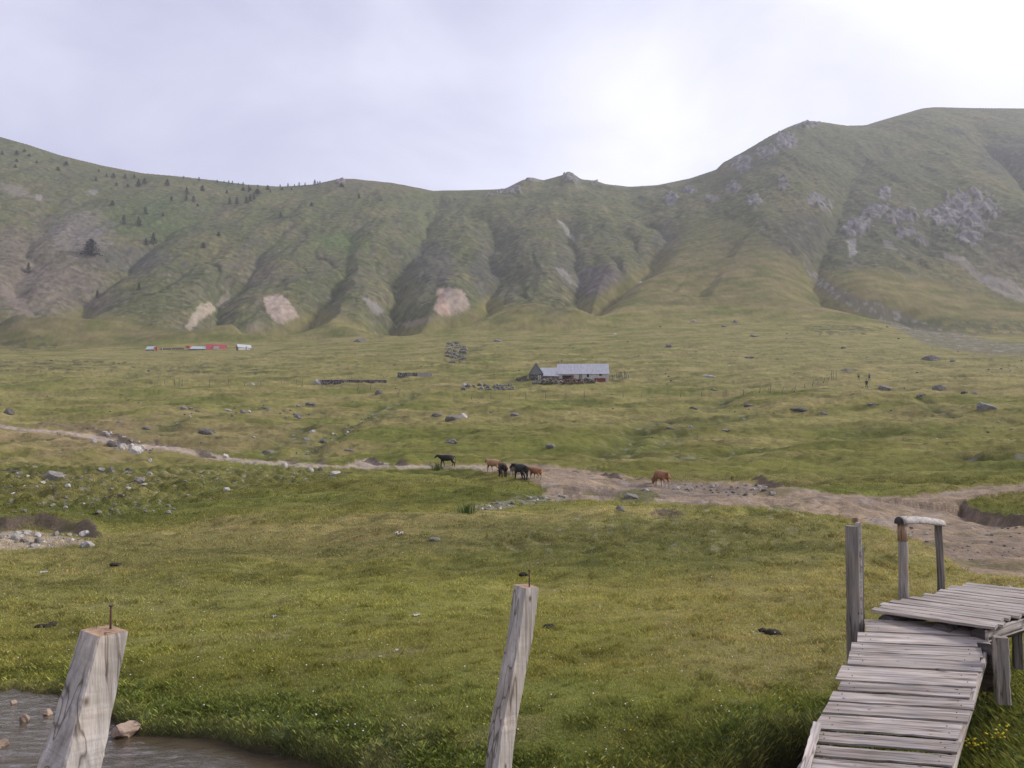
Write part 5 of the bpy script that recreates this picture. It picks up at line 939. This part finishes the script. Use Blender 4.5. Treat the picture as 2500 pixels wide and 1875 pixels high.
# ------------------------------------------------------------------ buildings
def boxm(x0, x1, y0, y1, z0, z1):
    bm = bmesh.new(); bmesh.ops.create_cube(bm, size=1, matrix=Matrix.Translation(((x0+x1)/2, (y0+y1)/2, (z0+z1)/2))@Matrix.Diagonal((x1-x0, y1-y0, z1-z0, 1))); me = bpy.data.meshes.new('m'); bm.to_mesh(me); bm.free(); return me
def poly_ext(pts, y0, y1):
    """prism of the outline pts (x, z) from y0 to y1"""
    bm = bmesh.new(); a = [bm.verts.new((x_, y0, z_)) for x_, z_ in pts]; b_ = [bm.verts.new((x_, y1, z_)) for x_, z_ in pts]; n = len(pts)
    bm.faces.new(a); bm.faces.new(b_[::-1])
    for i in range(n): bm.faces.new((a[(i+1) % n], a[i], b_[i], b_[(i+1) % n]))
    bmesh.ops.recalc_face_normals(bm, faces=bm.faces[:]); me = bpy.data.meshes.new('m'); bm.to_mesh(me); bm.free(); return me
def part(name, me, mt, parent, **k):
    me.name = name; return link(name, me, mt, parent, **k)
def gable(root, L_, Wd, He, Hr, wall, roof, ov=.25, gable_mt=None, base=-.8):
    """ridge along x; walls with gables, two roof slabs"""
    wl = poly_ext([(0, base), (Wd, base), (Wd, He), (Wd/2, Hr), (0, He)], 0, L_); w_ = part('wall', wl, wall, root, rot=(0, 0, math.radians(90)), loc=(L_, 0, 0)); w_.location = (L_, 0, 0)
    th = .08; sl = math.hypot(Wd/2, Hr-He); ux, uz = (Wd/2)/sl, (Hr-He)/sl
    for sgn in (0, 1):
        y0, z0 = (-ov*ux, He-ov*uz); y1, z1 = (Wd/2, Hr); pts = [(y0, z0+.02), (y1+.0, z1+.02), (y1, z1+.02+th), (y0-uz*0, z0+.02+th)]
        if sgn: pts = [(Wd-a, b_) for a, b_ in pts]
        rs = poly_ext(pts, -ov, L_+ov); part('roof', rs, roof, root, rot=(0, 0, math.radians(90)), loc=(L_, 0, 0))
    return root
def wy(me, L_): return me
def site(name, u, v, face=0.0, Dp=None):
    p0 = hit(u, v); return empty(name, p0, face)
# farmhouse
pH = hit(1206, 821); s = pH.y/F; fh = empty('farmhouse', pH, math.radians(-3))
Lw = 108*s; Wd = 7.0; He = 13.5*s; Hr = 37*s
# rotate so local +x runs right along the ridge, local +y away
def gable2(root, x0, L_, Wd, He, Hr, wall, roof, ov=.25, base=-1.0, y0=0):
    th = .08; bm_pts = [(0, base), (Wd, base), (Wd, He), (Wd/2, Hr), (0, He)]
    def prism(pts, a0, a1):
        bm = bmesh.new(); A = [bm.verts.new((a0, y0+p_, q_)) for p_, q_ in pts]; B = [bm.verts.new((a1, y0+p_, q_)) for p_, q_ in pts]; n = len(pts); bm.faces.new(A); bm.faces.new(B[::-1])
        for i in range(n): bm.faces.new((A[i], A[(i+1) % n], B[(i+1) % n], B[i]))
        bmesh.ops.recalc_face_normals(bm, faces=bm.faces[:]); me = bpy.data.meshes.new('m'); bm.to_mesh(me); bm.free(); return me
    part('wall', prism(bm_pts, x0, x0+L_), wall, root)
    sl = math.hypot(Wd/2, Hr-He); ux, uz = (Wd/2)/sl, (Hr-He)/sl; out_ = []
    for sgn in (0, 1):
        pts = [(-ov*ux, He-ov*uz+.02), (Wd/2, Hr+.02), (Wd/2, Hr+.02+th), (-ov*ux, He-ov*uz+.02+th)]
        if sgn: pts = [(Wd-a, b_) for a, b_ in pts]
        out_.append(part('roof', prism(pts, x0-ov, x0+L_+ov), roof, root))
    return out_
gable2(fh, 0, Lw, 7.0, He, Hr*.97, 'plaster', 'tin_roof', .35)
def opening(root, x0, x1, z0, z1, mt, name='window', y=-.04): return part(name, boxm(x0, x1, y-.04, y+.03, z0, z1), mt, root)  # near-black openings are solid panels painted with the shade inside
px = lambda k_: (k_-905)/5.53*.8848*s        # crop-x to metres along the front
opening(fh, px(1290), px(1320), He*.42, He*.95, 'painted_hole_shade'); opening(fh, px(1183), px(1226), -.6, He*.93, 'tin_wall', 'door'); opening(fh, px(1455), px(1492), He*.65, He*.98, 'painted_hole_shade'); opening(fh, px(1120), px(1175), 0.0, He*.9, 'plaster_cream', 'door', -.08)
opening(fh, px(960), px(1112), -.6, He*.72, 'painted_hole_shade', 'shed_shade_panel')
part('red_panel', boxm(px(915), px(1112), -.55, -.45, -.7, .35), 'door_red', fh); part('red_panel', boxm(px(1085), px(1100), -.75, -.58, -.6, He*.85), 'red_wall', fh); part('red_panel', boxm(px(1390), px(1540), -.6, -.5, -.7, .5), 'door_red', fh)
tag(fh, 'long pale farmhouse with a grey tin roof and red doors behind the rubble', 'farmhouse')
# lower wing and gabled barn on its left
pB = hit(1143, 823); s2 = pH.y/F; bn = empty('barn', (pB.x, pH.y-2.0, pH.z), 0)
W2 = 60*s2; 
gable2(bn, 26*s2, 38*s2, 5.0, 9*s2, 27*s2, 'masonry', 'tin_roof', .3, y0=1.6)
# barn with its gable facing the viewer
def gable_front(root, x0, Wg, L_, He, Hr, wall, roof, gm, ov=.3, base=-1.0, skew=0, y0=0):
    bm = bmesh.new(); pts = [(x0, base), (x0+Wg, base), (x0+Wg, He), (x0+Wg*.5+skew, Hr), (x0, He)]
    part('wall', poly_ext([(x0, base), (x0+Wg, base), (x0+Wg, He), (x0, He)], y0, y0+L_), wall, root)
    part('gable', poly_ext([(x0, He+.003), (x0+Wg, He+.003), (x0+Wg*.5+skew, Hr)], y0-.03, y0+L_-.03), gm, root)
    ap = (x0+Wg*.5+skew, Hr+.02)
    for ex_, ez_ in ((x0-.25, He-.05), (x0+Wg+.3, He-.05)): part('roof', poly_ext([ap, (ex_, ez_+.02), (ex_, ez_+.10), (ap[0], ap[1]+.09)], y0-ov, y0+L_+ov), roof, root)
gable_front(bn, 0, 29*s2, 7, 11.5*s2, 36*s2, 'masonry', 'tin_roof_light', 'tin_wall', skew=.5*s2)
part('door', boxm(27*s2-1.2, 27*s2-.2, -.08, .0, -.8, 9*s2), 'plaster', bn)
for k_ in range(2): part('timber', boxm(12*s2+k_*1.6, 12*s2+k_*1.6+.18, -.35, -.2, -.8, 9*s2), 'gray_wood_wall', bn)
part('lean_to', poly_ext([(-28*s2, -1.2), (-.5, -1.0), (-.5, 11*s2), (-6*s2, 9*s2), (-28*s2, 3.5*s2)], 1.2, 5), 'masonry', bn)
tag(bn, 'dark stone barn with a tin gable and lean-to, left of the farmhouse', 'barn')
# rubble heaps
def heap(u0, u1, v, hp, n, mts, label, name, seed, cat='rubble'):
    rr = random.Random(seed); p0 = hit((u0+u1)/2, v); s = p0.y/F; bm = bmesh.new()
    for k_ in range(n):
        q = rr.uniform(-1, 1); H = hp*s*(1-q*q*.8)*rr.uniform(.1, .9); ln = rr.uniform(.2, 1.0)*rr.choice((.5, 1, 1.8)); mt_ = Matrix.Translation((q*(u1-u0)/2*s, rr.uniform(-1.2, 1.2), H-.1))@Matrix.Rotation(rr.uniform(0, 3.1), 4, 'Z')@Matrix.Rotation(rr.uniform(-.7, .7), 4, 'Y')@Matrix.Diagonal((ln, rr.uniform(.15, .45), rr.uniform(.08, .35), 1))
        g_ = bmesh.ops.create_cube(bm, size=1, matrix=mt_); mi = rr.randrange(len(mts))
        for f_ in {f_ for v_ in g_['verts'] for f_ in v_.link_faces}: f_.material_index = mi
    me = bpy.data.meshes.new(name); bm.to_mesh(me); bm.free()
    for x_ in mts: me.materials.append(M[x_])
    tag(link(name, me, None, None, p0), label, cat, kind='stuff')
heap(1150, 1230, 829, 13, 190, ['boulder_gray', 'boulder_pale', 'dark_wood', 'gray_wood_wall', 'boulder_dark'], 'grey rubble and broken timber heaped in front of the barn', 'rubble_heap', 1)
heap(1212, 1262, 828, 13, 130, ['boulder_gray', 'boulder_pale', 'dark_wood', 'door_red', 'earth_wall'], 'reddish rubble heap in front of the farmhouse doors', 'rubble_heap', 2)
heap(1245, 1285, 826, 10, 90, ['dark_wood', 'earth_wall', 'gray_wood_wall'], 'brown stack of firewood in front of the farmhouse window', 'wood_pile', 3, 'wood pile')
# plank fence of the yard right of the farmhouse
e = empty('plank_fence', hit(1316, 818)); s = hit(1316, 818).y/F
for k_ in range(26):
    x_ = k_*1.65*s; hh = random.uniform(5, 9)*s; o = part('plank', boxm(x_, x_+.9*s, 0, .06, -.5, hh), random.choice(['dark_wood', 'gray_wood_wall', 'plaster', 'gray_wood_wall']), e, rot=(0, random.uniform(-.22, .1), 0)); o.location = (0, -k_*.05, k_*.02)
tag(e, 'crooked fence of upright planks at the right end of the farmhouse', 'fence')
# stone hut and low wall
def stone_block(name, u0, u1, v, hp, dep, label, split=None):
    a = hit(u0, v); b_ = hit(u1, v); Dp = (a.y+b_.y)/2; s = Dp/F; x0, x1 = (u0-CX)/F*Dp*1.0, (u1-CX)/F*Dp; z0 = min(a.z, b_.z); e = empty(name, ((x0+x1)/2, Dp, z0)); w_ = (x1-x0)
    bm = bmesh.new(); n_ = 44; H = hp*s; top_ = [H*(1-.06*random.random()) for _ in range(n_+1)]
    for (y0, y1) in ((0, .6), (dep-.6, dep)) if dep > 1.5 else ((0, dep),):
        for i in range(n_):
            xa, xb = -w_/2+w_*i/n_, -w_/2+w_*(i+1)/n_; bmesh.ops.create_cube(bm, size=1, matrix=Matrix.Translation(((xa+xb)/2, (y0+y1)/2, top_[i]/2-.4))@Matrix.Diagonal((xb-xa, y1-y0+.02*random.random(), top_[i]+.8, 1)))
    if dep > 1.5:
        for x_ in (-w_/2-.01, w_/2-.6): bmesh.ops.create_cube(bm, size=1, matrix=Matrix.Translation((x_+.3, dep/2, H*.46-.4))@Matrix.Diagonal((.6, dep+.03, H*.92+.8, 1)))
    me = bpy.data.meshes.new('wall'); bm.to_mesh(me); bm.free(); link('wall', me, 'masonry', e); return e, w_, H
e, w_, H = stone_block('stone_hut', 858, 932, 815, 14, 6, ''); part('door', boxm(-w_*.22, -w_*.08, -.08, -.01, -.3, H*.9), 'tin_wall', e); part('light_wall', boxm(w_*.08, w_/2+.02, -.07, -.015, -.2, H*.97), 'boulder_pale', e)
tag(e, 'roofless stone hut with pale right half and grey door, standing alone left of the farmhouse', 'stone hut')
e, w_, H = stone_block('stone_wall', 690, 834, 828, 7.5, 1.0, ''); part('coping', boxm(-w_/2-.02, w_/2+.02, -.1, 1.1, H+.003, H+.12), 'plaster', e); tag(e, 'long low dark stone wall with pale top behind the fence, left of the hut', 'stone wall')
# cabins far left
def hsite(name, u0, v): p0 = hit(u0, v); return empty(name, p0), p0.y/F
e, s = hsite('cabin', 445, 756); gable2(e, 0, 40*s, 6, 1.4*s, 13.2*s, 'plaster_cream', 'red_roof', .3, base=-2); part('dormer', poly_ext([(14*s, 2*s), (27*s, 2*s), (24.5*s, 8.5*s), (16*s, 8.5*s)], 0.2, 3.0), 'tin_roof_light', e); part('porch', boxm(13.5*s, 28*s, -.3, .3, -1.0, 2*s), 'gray_wood_wall', e)
e.rotation_euler.z = R_(14); tag(e, 'red roofed cabin with small grey dormer and cream gable in the far row', 'cabin')
e, s = hsite('barn', 408, 757); gable2(e, 0, 36*s, 6, 3.2*s, 9.5*s, 'gray_wood_wall', 'tin_roof_light', .3, base=-2); part('red_roof_patch', boxm(-6*s, 2*s, -.5, 3, 5*s, 9.6*s), 'red_wall', e); tag(e, 'long low barn with a pale tin roof, left of the red-roofed cabin', 'barn')
e, s = hsite('cabin', 315, 758); gable2(e, 0, 17*s, 5, 3.5*s, 10.5*s, 'gray_wood_wall', 'tin_roof_light', .3, base=-2); part('side_wall', boxm(17.5*s, 24*s, .3, 1.5, -1.5, 9*s), 'red_wall', e); part('side_wall', boxm(18.5*s, 20.5*s, .1, .28, -1.5, 4*s), 'plaster_cream', e); tag(e, 'small pale-roofed cabin with a red side, left end of the far row', 'cabin')
e, s = hsite('stable', 345, 757); part('wall', boxm(0, 52*s, 1, 2, -2, 5.2*s), 'earth_wall', e)
for k_ in range(7): part('plank', boxm(4*s+k_*6.5*s, 5.2*s+k_*6.5*s, .6, .9, -1.5, random.uniform(4, 7)*s), random.choice(['plaster', 'gray_wood_wall']), e)
tag(e, 'brown earth wall with leaning planks between the cabins of the far row', 'wall')
e, s = hsite('shed', 510, 757); gable_front(e, 0, 10*s, 9, 6*s, 13*s, 'gray_wood_wall', 'tin_roof_light', 'gray_wood_wall', base=-2); e.rotation_euler.z = R_(-48); part('pale_wall', boxm(10*s+.05, 10*s+.14, .3, 8.5, -1.5, 5*s), 'plaster', e); tag(e, 'small grey shed with white side, standing apart right of the red-roofed cabin', 'shed')
e, s = hsite('white_tank', 533, 756)
bm = bmesh.new(); bmesh.ops.create_cone(bm, cap_ends=True, segments=14, radius1=2.4*s, radius2=2.4*s, depth=7.5*s+1, matrix=Matrix.Translation((0, 0, 3.2*s-.5))); bmesh.ops.create_cone(bm, cap_ends=True, segments=14, radius1=2.4*s, radius2=.8*s, depth=.8*s, matrix=Matrix.Translation((0, 0, 7.35*s))); me = bpy.data.meshes.new('tank'); bm.to_mesh(me); bm.free(); link('tank', me, 'plastic_white', e); tag(e, 'white upright tank beside the grey shed', 'tank')
e, s = hsite('plank_fence', 540, 756)
for k_ in range(4): part('plank', boxm(k_*1.8*s, k_*1.8*s+1.1*s, 0, .1, -1, random.uniform(3, 6)*s), 'gray_wood_wall' if k_ % 2 else 'plaster', e)
tag(e, 'short stub of plank fence right of the white tank', 'fence')
# ------------------------------------------------------------------ the air
hz = link('haze', boxm(-1900, 1900, -1900, 1900, -14, 640), None); m = bpy.data.materials.new('air'); m.use_nodes = True; t = m.node_tree; t.nodes.clear(); o_ = t.nodes.new('ShaderNodeOutputMaterial'); vp = t.nodes.new('ShaderNodeVolumePrincipled')
vp.inputs['Color'].default_value = (.90, .90, 1, 1); vp.inputs['Density'].default_value = HAZE; vp.inputs['Anisotropy'].default_value = .35; t.links.new(vp.outputs[0], o_.inputs['Volume']); hz.data.materials.append(m); tag(hz, kind='stuff'); hz['label'] = 'thin pale haze over the far slopes'; hz['category'] = 'haze'

# ------------------------------------------------------------------ no two look-alikes share a label
ORD = ['leftmost', 'second', 'third', 'fourth', 'fifth', 'sixth', 'seventh', 'eighth', 'ninth', 'tenth', 'eleventh', 'twelfth', 'thirteenth', 'fourteenth', 'fifteenth', 'sixteenth', 'seventeenth', 'eighteenth', 'nineteenth', 'twentieth']
by = {}
for o in bpy.data.objects:
    if o.parent is None and o.get('label') and o.get('group'): by.setdefault(o['label'], []).append(o)
for lab, os_ in by.items():
    if len(os_) > 1:
        os_.sort(key=lambda o: proj(o.location.x, o.location.y, o.location.z)[0])
        for i, o in enumerate(os_[:20]): o['label'] = lab+(', leftmost' if i == 0 else ', '+ORD[i]+' from left')
